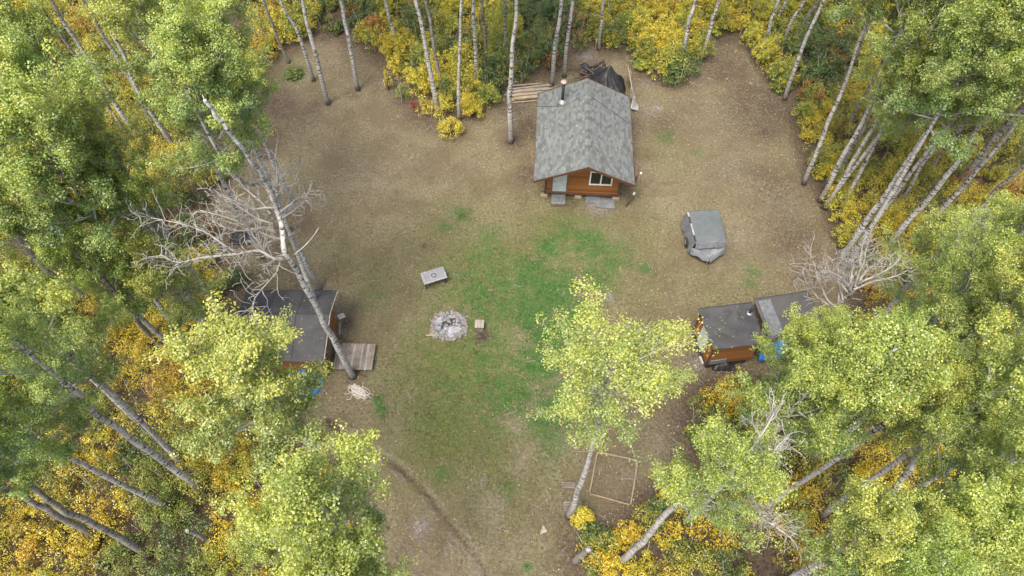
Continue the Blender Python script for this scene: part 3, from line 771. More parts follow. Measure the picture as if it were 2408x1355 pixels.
# leave room for the things in the woods
for (px, py, z, rr) in ((355,555,0,1.5), (137,560,0,1.4), (1395,170,0,1.3), (560,70,0,1.6), (545,40,0,1.2), (470,20,0,1.0), (30,590,0,1.2)):
    c = P(px, py, z); keep &= np.hypot(cand[:, 0] - c.x, cand[:, 1] - c.y) > rr
cand = cand[keep]; dC = dC[keep]
hn = np.array([mnoise.noise(Vector((a * .22, c * .22, 1.3))) for a, c in cand])
hn2 = np.array([mnoise.noise(Vector((a * .5, c * .5, 9.3))) for a, c in cand])
def shrub_weights(x, y, h1, h2):
    far = y > 30; left = x < -6
    t = h1 * 1.6 + h2 * .9 + (.25 if x > 10 and y > 20 else 0)
    if left and y < 20:   # golden lower left
        if t > .1: return {'gold': 3.5, 'orange': .7, 'yellow': 3, 'olive': 3.5}
        if t > -.4: return {'gold': 1.6, 'yellow': 3, 'olive': 4, 'lime': 2, 'green': .6}
        return {'green': 3, 'olive': 3, 'lime': 2, 'dgreen': 1}
    if x > 6 and y < 22:
        if t > .05: return {'gold': 3.5, 'yellow': 3.5, 'olive': 2, 'orange': .8}
        return {'green': 3, 'olive': 2.5, 'lime': 2, 'yellow': 1, 'dgreen': 1}
    if t > .08: return {'yellow': 4.5, 'lime': 2.5, 'gold': 1.2, 'olive': 1.6}
    if t > -.35: return {'olive': 3.4, 'yellow': 3, 'lime': 2.8, 'green': 1.2}
    if t > -.5: return {'green': 3, 'olive': 3.5, 'lime': 1.5, 'dgreen': 1.5, 'yellow': 1}
    return {'dgreen': 2.5, 'green': 3, 'olive': 2, 'rust': .5}
PP = []; NN = []; CO = []; SZ = []
stems = MB()
for i, (x, y) in enumerate(cand):
    if abs(hn2[i]) < .035 and rng.random() < .5: continue
    pos, nrm, ti, cen = SHV[rng.integers(len(SHV))]
    far = y > 34
    k = len(pos); sel_ = slice(None)
    a = rng.uniform(0, 6.283); s = rng.uniform(.75, 1.35) * (1.0 if dC[i] > 1.2 else .8)
    ca, sa = math.cos(a), math.sin(a)
    hs = s * rng.uniform(.6, 1.35)
    p = np.stack([(pos[:, 0] * ca - pos[:, 1] * sa) * s + x, (pos[:, 0] * sa + pos[:, 1] * ca) * s + y, pos[:, 2] * hs], 1)
    nn = np.stack([nrm[:, 0] * ca - nrm[:, 1] * sa, nrm[:, 0] * sa + nrm[:, 1] * ca, nrm[:, 2]], 1)
    wts = shrub_weights(x, y, hn[i], hn2[i])
    if rng.random() < .03 and y > 18: wts = {'rust': 3, 'orange': 3, 'red': .5, 'olive': 3}
    main = pick(rng, 1, wts)[0]; tc = pick(rng, len(cen), wts) * .45 + main * .55
    c_ = tc[ti] * rng.uniform(.88, 1.13, (k, 1))
    PP.append(p); NN.append(nn); CO.append(c_); SZ.append(rng.uniform(.052, .085, k) * (1.3 if far else 1.0))
PP = np.concatenate(PP); NN = np.concatenate(NN); CO = np.concatenate(CO); SZ = np.concatenate(SZ)
me = leaf_mesh('undergrowth', PP, NN, SZ, CO, M['shrub_leaf'], rng, .7)
uo = bpy.data.objects.new('undergrowth', me); C.objects.link(uo); uo['kind'] = 'stuff'
uo['label'] = 'dense autumn undergrowth of green, yellow and orange leaves covering the forest floor'
print('undergrowth leaves', len(PP), 'crown leaves', [len(c[0].polygons) for c in CROWNS])

# individual shrubs standing out along the clearing edge
def shrub(label, px, py, s, hs, wts, seed, name='shrub', sq=1.0, group=None, dens=2):
    rng = np.random.default_rng(seed); c = P(px, py, .0)
    P_, N_, C_, S_ = [], [], [], []
    main = pick(rng, 1, wts)[0]; st = MB()
    for r_ in range(dens):
        pos, nrm, ti, cen = shrub_pts(seed * 13 + r_, 1000 if dens > 1 else 420)
        tc = pick(rng, len(cen), wts) * .6 + main * .4
        P_.append(pos * np.array([s, s * sq, hs])); N_.append(nrm); C_.append(tc[ti] * rng.uniform(.88, 1.13, (len(pos), 1))); S_.append(rng.uniform(.052, .085, len(pos)))
        for q_ in cen[::3]:
            e = Vector((q_[0] * s, q_[1] * s * sq, q_[2] * hs))
            st.tube([(e.x * .1, e.y * .1, -.02), (e.x * .5, e.y * .5, e.z * .6), tuple(e)], [.018, .012, .006], 4)
    root = thing(name, label, 'shrub', (c.x, c.y, GZ(c.x, c.y)), 0, group)
    me = leaf_mesh('foliage', np.concatenate(P_), np.concatenate(N_), np.concatenate(S_), np.concatenate(C_), M['shrub_leaf'], rng, .75)
    o = bpy.data.objects.new('foliage', me); C.objects.link(o); o.parent = root
    st.build('stems', M['twig'], root)
YL = {'yellow': 5, 'lime': 2.5, 'gold': .8}; LM = {'lime': 4, 'yellow': 2, 'olive': 2, 'green': 1}
OL = {'olive': 4, 'lime': 2, 'green': 2, 'yellow': 1}; GR = {'green': 4, 'olive': 1.5, 'dgreen': 1.5}; GO = {'gold': 4, 'orange': .8, 'yellow': 2.5, 'olive': 1}
S_LIST = [
 ('bright yellow shrub at the tip of the bush tongue left of cabin', 1062, 318, 1.0, .9, YL), ('yellow bush beside the bright tongue tip on its right', 1112, 275, 1.0, 1.0, YL),
 ('lime bush between the yellow tongue and the white aspen', 1150, 250, 1.0, 1.0, LM), ('green shrub behind the yellow tongue', 1050, 245, 1.0, 1.1, GR),
 ('yellow bush left of the tall white aspens at upper centre', 935, 140, 1.2, 1.2, YL), ('green shrub between aspens above the tongue', 1000, 210, 1.1, 1.1, OL),
 ('big round lime bush right of the black tarp shelter', 1570, 175, 1.6, 1.35, LM), ('green bush behind black tarp shelter', 1440, 105, 1.4, 1.3, GR),
 ('yellow green bush right of the big round lime bush', 1650, 140, 1.1, 1.1, LM), ('olive bush left of the big round lime bush', 1510, 140, 1.1, 1.1, OL),
 ('yellow bush above the upper right bay', 1790, 150, 1.1, 1.1, YL), ('lime bush on the right edge next to banded aspen', 1830, 200, 1.1, 1.1, LM),
 ('yellow bush just below the banded aspen foot', 1885, 290, 1.1, 1.0, LM), ('olive bush half way along the right clearing edge', 1925, 400, 1.0, 1.0, OL),
 ('yellow bush at the foot of stout aspen', 1965, 500, 1.1, 1.1, YL), ('lime shrub left of the large corner aspen', 1980, 570, .9, 1.0, LM),
 ('round orange and gold bush right of the lone aspen', 1685, 965, 1.35, 1.5, GO), ('gold bush behind the round orange bush', 1760, 990, 1.1, 1.2, GO),
 ('small yellow topped bush at the foot of the lone aspen', 1368, 1228, .62, 1.0, {'yellow': 3, 'gold': 2, 'lime': 2}), ('feathery green bush below the lone aspen foot', 1400, 1275, 1.0, .7, {'green': 3, 'olive': 3, 'lime': 2}),
 ('golden shrub low at the bottom centre edge', 1470, 1265, .8, .8, GO), ('dark green bush under the wooden ground frame', 1540, 1215, .8, 1.0, GR),
 ('gold shrub at the bottom edge right of the clearing', 1420, 1335, .9, .8, GO), ('dark green round bush behind dead branches on left', 470, 560, 1.1, 1.2, GR),
 ('tall dark green bush on the left edge above dead branches', 440, 470, 2.0, 2.3, GR), ('small yellow shrub among dead branches', 522, 430, .5, .8, YL),
 ('green bush by the back corner of the black roof', 560, 672, .9, .8, GR), ('yellow shrub at left top corner of the clearing', 700, 90, 1.2, 1.2, OL),
 ('orange bush below the left crowns', 560, 1110, 1.1, 1.1, GO), ('yellow green bush left of the ditch head', 600, 1130, 1.2, 1.2, LM),
 ('low green weed patch on the dirt at upper left', 693, 178, .75, .25, GR), ('golden bush left of the big lime crown', 300, 800, 1.4, 1.3, GO),
 ('green and yellow bush right of the deck shed front', 680, 1010, .7, .7, OL),
]
for i, (lab, px, py, s, hs, wt) in enumerate(S_LIST): shrub(lab, px, py, s, hs, wt, 500 + i, group='shrubs along the clearing edge')
shrub('small red leaved sapling at the left foot of the bush tongue', 975, 262, .30, .6, {'red': 3, 'rust': 2, 'olive': 1}, 801, 'sapling', dens=1)
shrub('spindly yellow sapling alone on the dirt left of the tongue', 915, 212, .38, 1.1, YL, 802, 'sapling', dens=1)

# fallen leaves and grass tufts on the clearing
rng = np.random.default_rng(31)
n = 16000; lx = rng.uniform(-15, 19, n); ly = rng.uniform(4, 43, n)
kk = inside(CLEAR, lx, ly); dE = dist_poly(CLEAR, lx, ly)
kk &= rng.random(n) < (.22 + .8 * np.exp(-dE / 2.5) + .3 * (lx > 7)); lx = lx[kk]; ly = ly[kk]
gi = np.clip(np.searchsorted(X, lx), 1, nx - 1); gj = np.clip(np.searchsorted(Y, ly), 1, ny - 1)
lz = fz[gj * nx + gi] + .025
n = len(lx); pos = np.stack([lx, ly, lz], 1); nrm = np.array([0, 0, 1.0]) + rng.normal(size=(n, 3)) * .35
col = pick(rng, n, {'yellow': 3, 'gold': 2, 'olive': 2}) * .6 + np.array([.30, .25, .17]) * .55
me = leaf_mesh('fallen_leaves', pos, nrm, rng.uniform(.04, .075, n), col, M['shrub_leaf'], rng, .8)
fo_ = bpy.data.objects.new('fallen_leaves', me); C.objects.link(fo_); fo_['kind'] = 'stuff'; fo_['label'] = 'scattered fallen yellow leaves on the dry grass'
n = 420000; lx = rng.uniform(-15, 18, n); ly = rng.uniform(4, 40, n); kk = inside(CLEAR, lx, ly)
gi = np.clip(np.searchsorted(X, lx), 1, nx - 1); gj = np.clip(np.searchsorted(Y, ly), 1, ny - 1); gid = gj * nx + gi
dens_ = np.clip(.25 + .5 * olive[gid] + .7 * green[gid] - .7 * dirt[gid] - .7 * ash[gid] + wn[gid] * .5, 0.03, 1)
for (px, py, rr) in ((1055,766,1.1),):
    c = P(px, py); kk &= np.hypot(lx - c.x, ly - c.y) > rr
kk &= rng.random(n) < dens_
lx, ly, gid = lx[kk], ly[kk], gid[kk]; n = len(lx)
pos = np.stack([lx, ly, fz[gid] + .03], 1)
aa = rng.uniform(0, 6.283, n); nrm = np.stack([np.cos(aa), np.sin(aa), rng.uniform(.3, 1.1, n)], 1)
gsel = (rng.random(n) < np.clip(green[gid] * 1.5 - .25 + wn[gid] * .5, 0, 1)); osel = rng.random(n) < olive[gid] * .9
base_ = np.array([[.25, .21, .125], [.17, .135, .078], [.38, .34, .22]])[rng.integers(0, 3, n)]
base_[osel] = np.array([[.17, .17, .06], [.22, .20, .085]])[rng.integers(0, 2, osel.sum())]
base_[gsel] = np.array([[.050, .135, .030], [.09, .19, .045]])[rng.integers(0, 2, gsel.sum())]
me = leaf_mesh('grass', pos, nrm, rng.uniform(.04, .09, n), base_ * rng.uniform(.8, 1.2, (n, 1)), M['shrub_leaf'], rng, .4)
fo_ = bpy.data.objects.new('grass', me); C.objects.link(fo_); fo_['kind'] = 'stuff'; fo_['label'] = 'short dry and green grass of the clearing'
print('grass', n)
#@@OBJECTS@@
# ------------------------------------------------------------------ building materials
def shingle_material():
    m, nt, b = mat('grey_shingles', .9, .2)
    uv = N(nt, 'ShaderNodeUVMap')
    br = N(nt, 'ShaderNodeTexBrick'); br.offset = .5; br.inputs['Scale'].default_value = 1.0
    br.inputs['Brick Width'].default_value = .24; br.inputs['Row Height'].default_value = .13
    br.inputs['Mortar Size'].default_value = .006; br.inputs['Mortar Smooth'].default_value = .3
    br.inputs['Color1'].default_value = (.050, .061, .062, 1); br.inputs['Color2'].default_value = (.165, .186, .182, 1)
    br.inputs['Mortar'].default_value = (.09, .095, .095, 1)
    nt.links.new(uv.outputs[0], br.inputs['Vector'])
    mp = N(nt, 'ShaderNodeMapping'); mp.inputs['Scale'].default_value = (1.8, 14, 1); nt.links.new(uv.outputs[0], mp.inputs['Vector'])
    st = noise(nt, 2.0, mp.outputs[0], 3)
    c = mix(nt, ramp(nt, st, [(.35, 0.0), (.7, .35)]), br.outputs['Color'], (.17, .18, .175))
    n = noise(nt, 1.3, objco(nt), 5)
    c = mix(nt, ramp(nt, n, [(.35, .0), (.7, .30)]), c, (.125, .11, .09))
    g = noise(nt, 60, objco(nt), 2)
    c = mix(nt, ramp(nt, g, [(.4, .3), (.6, 0.0)]), c, (.10, .10, .10))
    nt.links.new(c, b.inputs['Base Color']); bump(nt, b, br.outputs['Fac'], -.5, .012)
    return m
def siding_material(name, c1, c2, row=.14, axis_scale=(1, 1, 1)):
    m, nt, b = mat(name, .65, .3)
    v = objco(nt, (1, 1, 1))
    sp = N(nt, 'ShaderNodeSeparateXYZ'); nt.links.new(v, sp.inputs[0])
    z = mth(nt, 'DIVIDE', sp.outputs[2], row); fr = mth(nt, 'FRACT', z); fl = mth(nt, 'FLOOR', z)
    wn_ = N(nt, 'ShaderNodeTexWhiteNoise', noise_dimensions='1D'); nt.links.new(fl, wn_.inputs['W'])
    gr = noise(nt, 3, objco(nt, (1.5, 1.5, 22)), 4)
    f = mth(nt, 'ADD', mth(nt, 'MULTIPLY', wn_.outputs['Value'], .5), mth(nt, 'MULTIPLY', gr, .6))
    c = ramp(nt, f, [(.25, c1), (.8, c2)])
    gap = ramp(nt, fr, [(.0, 1.0), (.07, 0.0)])
    c = mix(nt, gap, c, (.05, .02, .01))
    nt.links.new(c, b.inputs['Base Color']); bump(nt, b, fr, .6, .015)
    return m
def plank_material(name, c1, c2):
    return simple(name, c1, c2, 3, .85, .4, .006, (1, 1, 1))
M['shingle'] = shingle_material()
M['cedar'] = siding_material('orange_cedar_siding', (.165, .062, .018), (.31, .128, .036))
M['trimwood'] = simple('red_brown_trim', (.060, .030, .020), (.125, .062, .038), 5, .7)
M['white'] = simple('white_paint', (.62, .64, .63), (.78, .80, .78), 4, .5, .05)
M['doorgrey'] = simple('pale_door_paint', (.36, .41, .40), (.46, .51, .49), 2, .5, .05)
gl, nt, b = mat('window_glass', .06, .8); b.inputs['Base Color'].default_value = (.012, .018, .016, 1); M['glass'] = gl
M['metal'] = simple('galvanised_metal', (.24, .245, .25), (.42, .43, .44), 8, .45, .1, .005, metallic=.6)
M['blackmetal'] = simple('black_metal', (.02, .02, .022), (.045, .045, .05), 8, .5, .1)
M['cap'] = simple('rusty_cap', (.26, .19, .15), (.40, .33, .28), 9, .6)
M['weathered'] = plank_material('weathered_grey_wood', (.11, .092, .076), (.24, .205, .17))
M['weathered2'] = simple('weathered_plank_light', (.18, .155, .13), (.32, .285, .24), 4, .85, .4, .006)
M['wood_pale'] = simple('pale_sawn_wood', (.20, .155, .10), (.38, .31, .21), 3, .8, .3, .008)
M['wood_brown'] = simple('brown_wood', (.095, .066, .048), (.19, .14, .105), 5, .8, .3)
M['frame_wood'] = simple('ground_frame_wood', (.17, .13, .09), (.28, .22, .155), 4, .85)
M['slab'] = simple('grey_concrete_slab', (.085, .095, .10), (.17, .18, .185), 5, .9, .4, .006)
M['slab2'] = simple('pale_concrete', (.32, .29, .24), (.46, .42, .36), 6, .9, .4, .006)
def tarp_material(name, c1, c2, rough=.55, sc=1.3, bs=.8):
    m, nt, b = mat(name, rough, .4)
    v = objco(nt); n = noise(nt, sc, v, 5, .6, 1.2)
    nt.links.new(ramp(nt, n, [(.3, c1), (.7, c2)]), b.inputs['Base Color'])
    rn = N(nt, 'ShaderNodeTexNoise'); rn.noise_type = 'RIDGED_MULTIFRACTAL'; rn.inputs['Scale'].default_value = sc * .9; rn.inputs['Detail'].default_value = 3
    nt.links.new(v, rn.inputs['Vector']); bump(nt, b, rn.outputs['Fac'], bs, .03)
    return m
M['tarpaper'] = tarp_material('charcoal_roofing_sheet', (.030, .030, .031), (.062, .061, .062), .7, 1.1, .45)
M['tarpaper2'] = tarp_material('brown_charcoal_roofing', (.050, .047, .044), (.085, .080, .075), .7, 1.0, .4)
M['blacktarp'] = tarp_material('black_tarp', (.012, .012, .013), (.035, .034, .034), .45, 2.2, 1.0)
M['bluetarp'] = tarp_material('blue_tarp', (.005, .12, .42), (.02, .24, .66), .45, 3, .9)
M['whitetarp'] = tarp_material('white_tarp', (.20, .195, .18), (.37, .37, .34), .6, 4, 1.0)
M['cover'] = tarp_material('grey_trailer_cover', (.075, .088, .090), (.108, .122, .123), .6, 1.2, .5)
M['coverside'] = tarp_material('grey_trailer_cover_skirt', (.10, .109, .12), (.175, .187, .203), .6, 3, .7)
M['rubber'] = simple('black_rubber', (.012, .012, .012), (.03, .03, .03), 8, .8)
M['stone'] = simple('field_stone', (.095, .088, .08), (.27, .25, .225), 7, .9, .6, .02)
M['rope'] = simple('pale_rope', (.42, .38, .33), (.62, .58, .52), 20, .9)
M['greenglass'] = simple('pale_green_globe', (.35, .46, .38), (.5, .6, .5), 4, .3)
M['char'] = simple('charred_wood', (.015, .013, .012), (.07, .06, .055), 12, .9, .6)
am, nt, b = mat('fire_ash', .95, .1)
n1 = noise(nt, 9, objco(nt), 6, .75); n2 = noise(nt, 1.6, objco(nt), 3)
c = ramp(nt, n1, [(.38, (.035, .033, .035)), (.52, (.15, .15, .157)), (.66, (.38, .385, .40))])
nt.links.new(mix(nt, ramp(nt, n2, [(.48, 0.0), (.66, .5)]), c, (.40, .415, .43)), b.inputs['Base Color']); bump(nt, b, n1, .8, .03); M['ash'] = am
tm, nt, b = mat('stone_tile_top', .5, .3)
br = N(nt, 'ShaderNodeTexBrick'); br.offset = 0; br.inputs['Scale'].default_value = 1
br.inputs['Brick Width'].default_value = .252; br.inputs['Row Height'].default_value = .252; br.inputs['Mortar Size'].default_value = .008
br.inputs['Color1'].default_value = (.19, .192, .195, 1); br.inputs['Color2'].default_value = (.275, .277, .28, 1); br.inputs['Mortar'].default_value = (.10, .10, .11, 1)
nt.links.new(objco(nt), br.inputs['Vector'])
nt.links.new(mix(nt, ramp(nt, noise(nt, 12, objco(nt), 5), [(.4, .4), (.6, 0.0)]), br.outputs['Color'], (.22, .21, .22)), b.inputs['Base Color']); M['tile'] = tm

# ------------------------------------------------------------------ cabin
cab = thing('cabin', 'orange cedar cabin with grey shingled gable roof and black stovepipe', 'cabin', (4.03, 28.08, 0), R(-3))
ZE, ZR, RX = 2.5, 3.72, .12                 # eave, ridge heights; ridge x
XL, XR, YF, YB = -2.68, 2.70, -3.52, 3.34
wx0, wx1, wy0, wy1, wz0 = -2.0, 2.1, -2.42, 2.9, .42
def roofz(x): return ZE + (ZR - ZE) * ((x - XL) / (RX - XL) if x < RX else (XR - x) / (XR - RX))
mb = MB()
def gable(y, flip):
    pts = [(wx0, y, wz0), (wx1, y, wz0), (wx1, y, roofz(wx1) - .10), (RX, y, ZR - .10), (wx0, y, roofz(wx0) - .10)]
    mb.quad(pts[::-1] if flip else pts)
gable(wy0, False); gable(wy1, True)
mb.quad([(wx0, wy1, wz0), (wx0, wy0, wz0), (wx0, wy0, roofz(wx0) - .1), (wx0, wy1, roofz(wx0) - .1)])
mb.quad([(wx1, wy0, wz0), (wx1, wy1, wz0), (wx1, wy1, roofz(wx1) - .1), (wx1, wy0, roofz(wx1) - .1)])
mb.quad([(wx0, wy0, wz0), (wx0, wy1, wz0), (wx1, wy1, wz0), (wx1, wy0, wz0)])
mb.build('wall', M['cedar'], cab)
for x in (wx0, wx1):
    mb = MB(); mb.box((x, wy0 - .012, (wz0 + 2.5) / 2), (.10, .05, 2.5 - wz0), bev=.008); mb.build('corner_board', M['trimwood'], cab)
mb = MB(); mb.box((.05, wy0 - .03, wz0 - .05), (wx1 - wx0 + .16, .07, .16), bev=.01)
mb.build('wall_trim', M['trimwood'], cab)
# roof slopes as slabs with shingle UVs (courses run along the ridge)
mb = MB(); th = .07; nseg = 10
for side_ in (0, 1):
    x0, x1 = (XL, RX) if side_ == 0 else (XR, RX)
    L = math.hypot(x1 - x0, ZR - ZE)
    for j in range(nseg):
        ya = YF + (YB - YF) * j / nseg; yb = YF + (YB - YF) * (j + 1) / nseg
        sag = lambda y: .025 * math.sin(y * 1.3 + side_)
        p = [(x0, ya, ZE + sag(ya)), (x1, ya, ZR), (x1, yb, ZR), (x0, yb, ZE + sag(yb))]
        uv = [(ya, 0), (ya, L), (yb, L), (yb, 0)]
        if side_ == 0: p = p[::-1]; uv = uv[::-1]; 
        p2 = p; mb.quad(p2, 0, uv)
        lo = [(a, b_, c_ - th) for a, b_, c_ in p][::-1]; mb.quad(lo, 1)
    mb.quad([(x0, YF, ZE + sag(YF)), (x0, YF, ZE - th), (x1, YF, ZR - th), (x1, YF, ZR)], 1)
    mb.quad([(x0, YB, ZE), (x0, YB, ZE - th), (x1, YB, ZR - th), (x1, YB, ZR)], 1)
    mb.quad([(x0, YF, ZE), (x0, YB, ZE), (x0, YB, ZE - th), (x0, YF, ZE - th)], 1)
roof = mb.build('roof', [M['shingle'], M['trimwood']], cab)
mb = MB()                                    # ridge cap of overlapping shingles
yy = YF; k = 0
while yy < YB - .05:
    y2 = min(yy + .30, YB); t0, t1 = .022, .010
    for sg, x0 in ((0, -.15), (1, .15)):
        zc_ = ZR - .15 * (ZR - ZE) / 2.65
        p = [(RX + x0, yy, zc_ + t0), (RX, yy, ZR + t0 + .006), (RX, y2, ZR + t1 + .006), (RX + x0, y2, zc_ + t1)]
        uv = [(yy + 9, .02), (yy + 9, .13), (y2 + 9, .13), (y2 + 9, .02)]
        if sg == 0: p = p[::-1]; uv = uv[::-1]
        mb.quad(p, 0, uv)
    yy += .26
mb.build('ridge_cap', M['shingle'], roof)
mb = MB()
for sgn, x0 in ((0, XL), (1, XR)):
    for y in (YF - .014, YB + .014):
        a = Vector((x0, y, ZE - .07)); b_ = Vector((RX, y, ZR - .07)); ang = math.atan2(b_.z - a.z, b_.x - a.x)
        mb.box((a + b_) / 2, ((b_ - a).length, .025, .15), Matrix.Rotation(-ang, 3, 'Y'))
    mb.box((x0 + (-.014 if sgn == 0 else .014), (YF + YB) / 2, ZE - .055), (.025, YB - YF, .13))
mb.build('fascia', M['trimwood'], roof)
mb = MB(); mb.tube([(-1.27, 1.93, 3.0), (-1.27, 1.95, 4.5)], .085, 14)
for z in (3.55, 4.05): mb.tube([(-1.27, 1.94, z), (-1.27, 1.94, z + .04)], .093, 14)
ch = mb.build('chimney', M['blackmetal'], roof, True)
mb = MB(); mb.tube([(-1.27, 1.93, 3.06), (-1.27, 1.93, 3.16), (-1.27, 1.93, 3.34)], [.26, .20, .105], 14); mb.build('chimney_flashing', M['metal'], roof, True)
mb = MB(); mb.tube([(-1.27, 1.95, 4.5), (-1.27, 1.95, 4.53), (-1.27, 1.95, 4.62), (-1.27, 1.95, 4.66)], [.12, .17, .17, .05], 14); mb.build('chimney_cap', M['cap'], roof, True)
# door
mb = MB(); dx0, dx1, dz0, dz1 = -1.62, -.86, .55, 2.35
mb.box(((dx0 + dx1) / 2, wy0 - .03, (dz0 + dz1) / 2), (dx1 - dx0, .05, dz1 - dz0), bev=.01)
door = mb.build('door', M['doorgrey'], cab)
mb = MB(); mb.tube([(dx0 + .08, wy0 - .06, 1.4), (dx0 + .08, wy0 - .11, 1.4), (dx0 + .16, wy0 - .11, 1.4)], .013, 6); mb.build('handle', M['blackmetal'], door)
mb = MB()
for x in (dx0 - .05, dx1 + .05): mb.box((x, wy0 - .028, (dz0 + dz1) / 2), (.09, .075, dz1 - dz0 + .1), bev=.006)
mb.box(((dx0 + dx1) / 2, wy0 - .034, dz0 - .05), (dx1 - dx0 + .19, .10, .08), bev=.006)
mb.build('door_frame', M['wood_brown'], cab)
# window
x0, x1, z0, z1 = .42, 1.62, 1.22, 2.22
mb = MB(); f_ = .075
for x in (x0, (x0 + x1) / 2, x1): mb.box((x, wy0 - .035, (z0 + z1) / 2), (f_, .08, z1 - z0 + f_ * .98))
for z in (z0, z1): mb.box(((x0 + x1) / 2, wy0 - .03, z), (x1 - x0 - .01, .06, f_))
win = mb.build('window', M['white'], cab)
mb = MB(); mb.box(((x0 + x1) / 2, wy0 - .008, (z0 + z1) / 2), (x1 - x0 - .04, .02, z1 - z0 - .04)); mb.build('pane', M['glass'], win)
rs = random.Random(4)
for x in (-2.05, -.1, 2.02):
    for y in (wy0 + .0, wy1 - .1):
        mb = MB(); mb.box((x + rs.uniform(-.03, .03), y - .02, .10), (.40, .20, .20), Matrix.Rotation(rs.uniform(-.1, .1), 3, 'Z'), bev=.02); mb.build('foundation_block', M['wood_pale'], cab)
mb = MB(); mb.box((.05, .2, .3), (3.9, 5.0, .26)); mb.build('floor_beam', M['wood_brown'], cab)

def cabpt(x, y, z=0): return cab.matrix_basis @ Vector((x, y, z))
cab_m = Matrix.Translation(cab.location) @ Matrix.Rotation(R(-3), 4, 'Z')
def cp(x, y, z=0): return cab_m @ Vector((x, y, z))
# cable lying over the roof
mb = MB(); pts = []
for x in np.linspace(-2.75, 2.72, 30):
    y = 1.25 if x > 0 else 1.35 + .0 * x
    y = 1.55 - .12 * abs(x) + (.0 if x > -1.3 else .18 * (-x - 1.3)) if x > -2.7 else 2.1
    if x > .2: y = 2.32 - .55 * x * .75 - .25
    if x <= .2 and x > -1.27: y = 2.07 - .32 * (.2 - x) + .0
    if x <= -1.27: y = 1.6 + .42 * (-1.27 - x)
    pts.append(cp(x, y, roofz(min(max(x, XL), XR)) + .03))
mb.tube(pts, .011, 5); tag(mb.build('cable', M['blackmetal']), 'thin dark cable lying over the cabin roof past the stovepipe', 'cable')
# steps and slabs at the front
t = thing('door_step', 'grey plank step below the pale cabin door', 'step', cp(-1.25, -2.82, 0), R(-3))
mb = MB()
for k in range(4): mb.box((0, -.26 + k * .175, .26), (.80, .165, .04), bev=.006)
mb.build('tread', M['slab'], t)
mb = MB()
for x in (-.36, .36): mb.box((x, 0, .12), (.06, .66, .235))
mb.box((0, -.30, .12), (.66, .05, .2)); mb.build('stringer', M['wood_brown'], t)
o = MB(); o.box((0, 0, .03), (.85, .55, .06), bev=.01); o = o.build('paving_slab', M['slab']); o.location = cp(.75, -2.55, 0); o.rotation_euler.z = R(-3)
tag(o, 'left grey paving slab lying under the cabin window', 'slab', 'slabs before the cabin')
o = MB(); o.box((0, 0, .035), (1.05, .62, .07), bev=.01); o = o.build('paving_slab', M['slab']); o.location = cp(1.42, -2.86, .03); o.rotation_euler.z = R(-5)
tag(o, 'right and wider grey paving slab lying under the cabin window', 'slab', 'slabs before the cabin')
# side bench
t = thing('side_bench', 'low brown plank bench against the right cabin wall', 'bench', cp(3.02, -.52, 0), R(-5))
mb = MB()
for k in range(3): mb.box((-.18 + k * .19, 0, .58), (.17, 1.25, .035), bev=.005)
mb.build('seat', M['wood_brown'], t)
for sx in (-.22, .22):
    for sy in (-.52, .52):
        mb = MB(); mb.box((sx, sy, .28), (.06, .06, .56)); mb.build('leg', M['wood_brown'], t)
t = thing('leaning_pole', 'dark pole leaning beside the front right cabin corner', 'pole', P(1472, 487, 0))
mb = MB(); a = P(1472, 487, 0); e = P(1507, 408, 2.3); mb.tube([(0, 0, -.1), (e - a) * .5 + Vector((.02, 0, 0)), e - a], [.045, .04, .035], 8); mb.build('shaft', M['wood_brown'], t, True)
mb = MB(); q = e - a; mb.box(q + Vector((0, 0, .03)), (.10, .10, .07), bev=.01); mb.build('cap', M['white'], t)
mb = MB(); c = Vector((.28, .42, .75)); mb.rock((0, 0, 0), .11, random.Random(2), 1.0); o = mb.build('hanging_globe', M['greenglass'], None, True); o.location = P(1490, 455, .9)
tag(o, 'pale green glass ball hanging by the leaning pole', 'ball')
mb = MB(); g_ = P(1490, 455, .9); mb.tube([g_ + Vector((0, 0, .1)), Vector((g_.x + .03, g_.y + .02, 2.3))], .008, 4)
tag(mb.build('cord', M['blackmetal']), 'thin cord holding the pale green ball under the cabin eave', 'cord')
# lumber pile: each long board a part
t = thing('lumber_pile', 'loose pile of long pale boards beside back left cabin corner', 'lumber', (1.15, 34.35, 0), R(8))
rs = random.Random(12)
for k in range(15):
    lay = k // 6; yy_ = -.72 + (k % 6) * .27 + lay * .1
    mb = MB(); L_ = rs.uniform(2.2, 3.1)
    mb.box((rs.uniform(-.22, .22), yy_ + rs.uniform(-.04, .04), .08 + lay * .085), (L_, rs.choice([.09, .14, .19]), .05), Matrix.Rotation(rs.uniform(-.045, .045), 3, 'Z'), bev=.006)
    mb.build('board', M['wood_pale' if rs.random() < .7 else 'weathered2'], t)
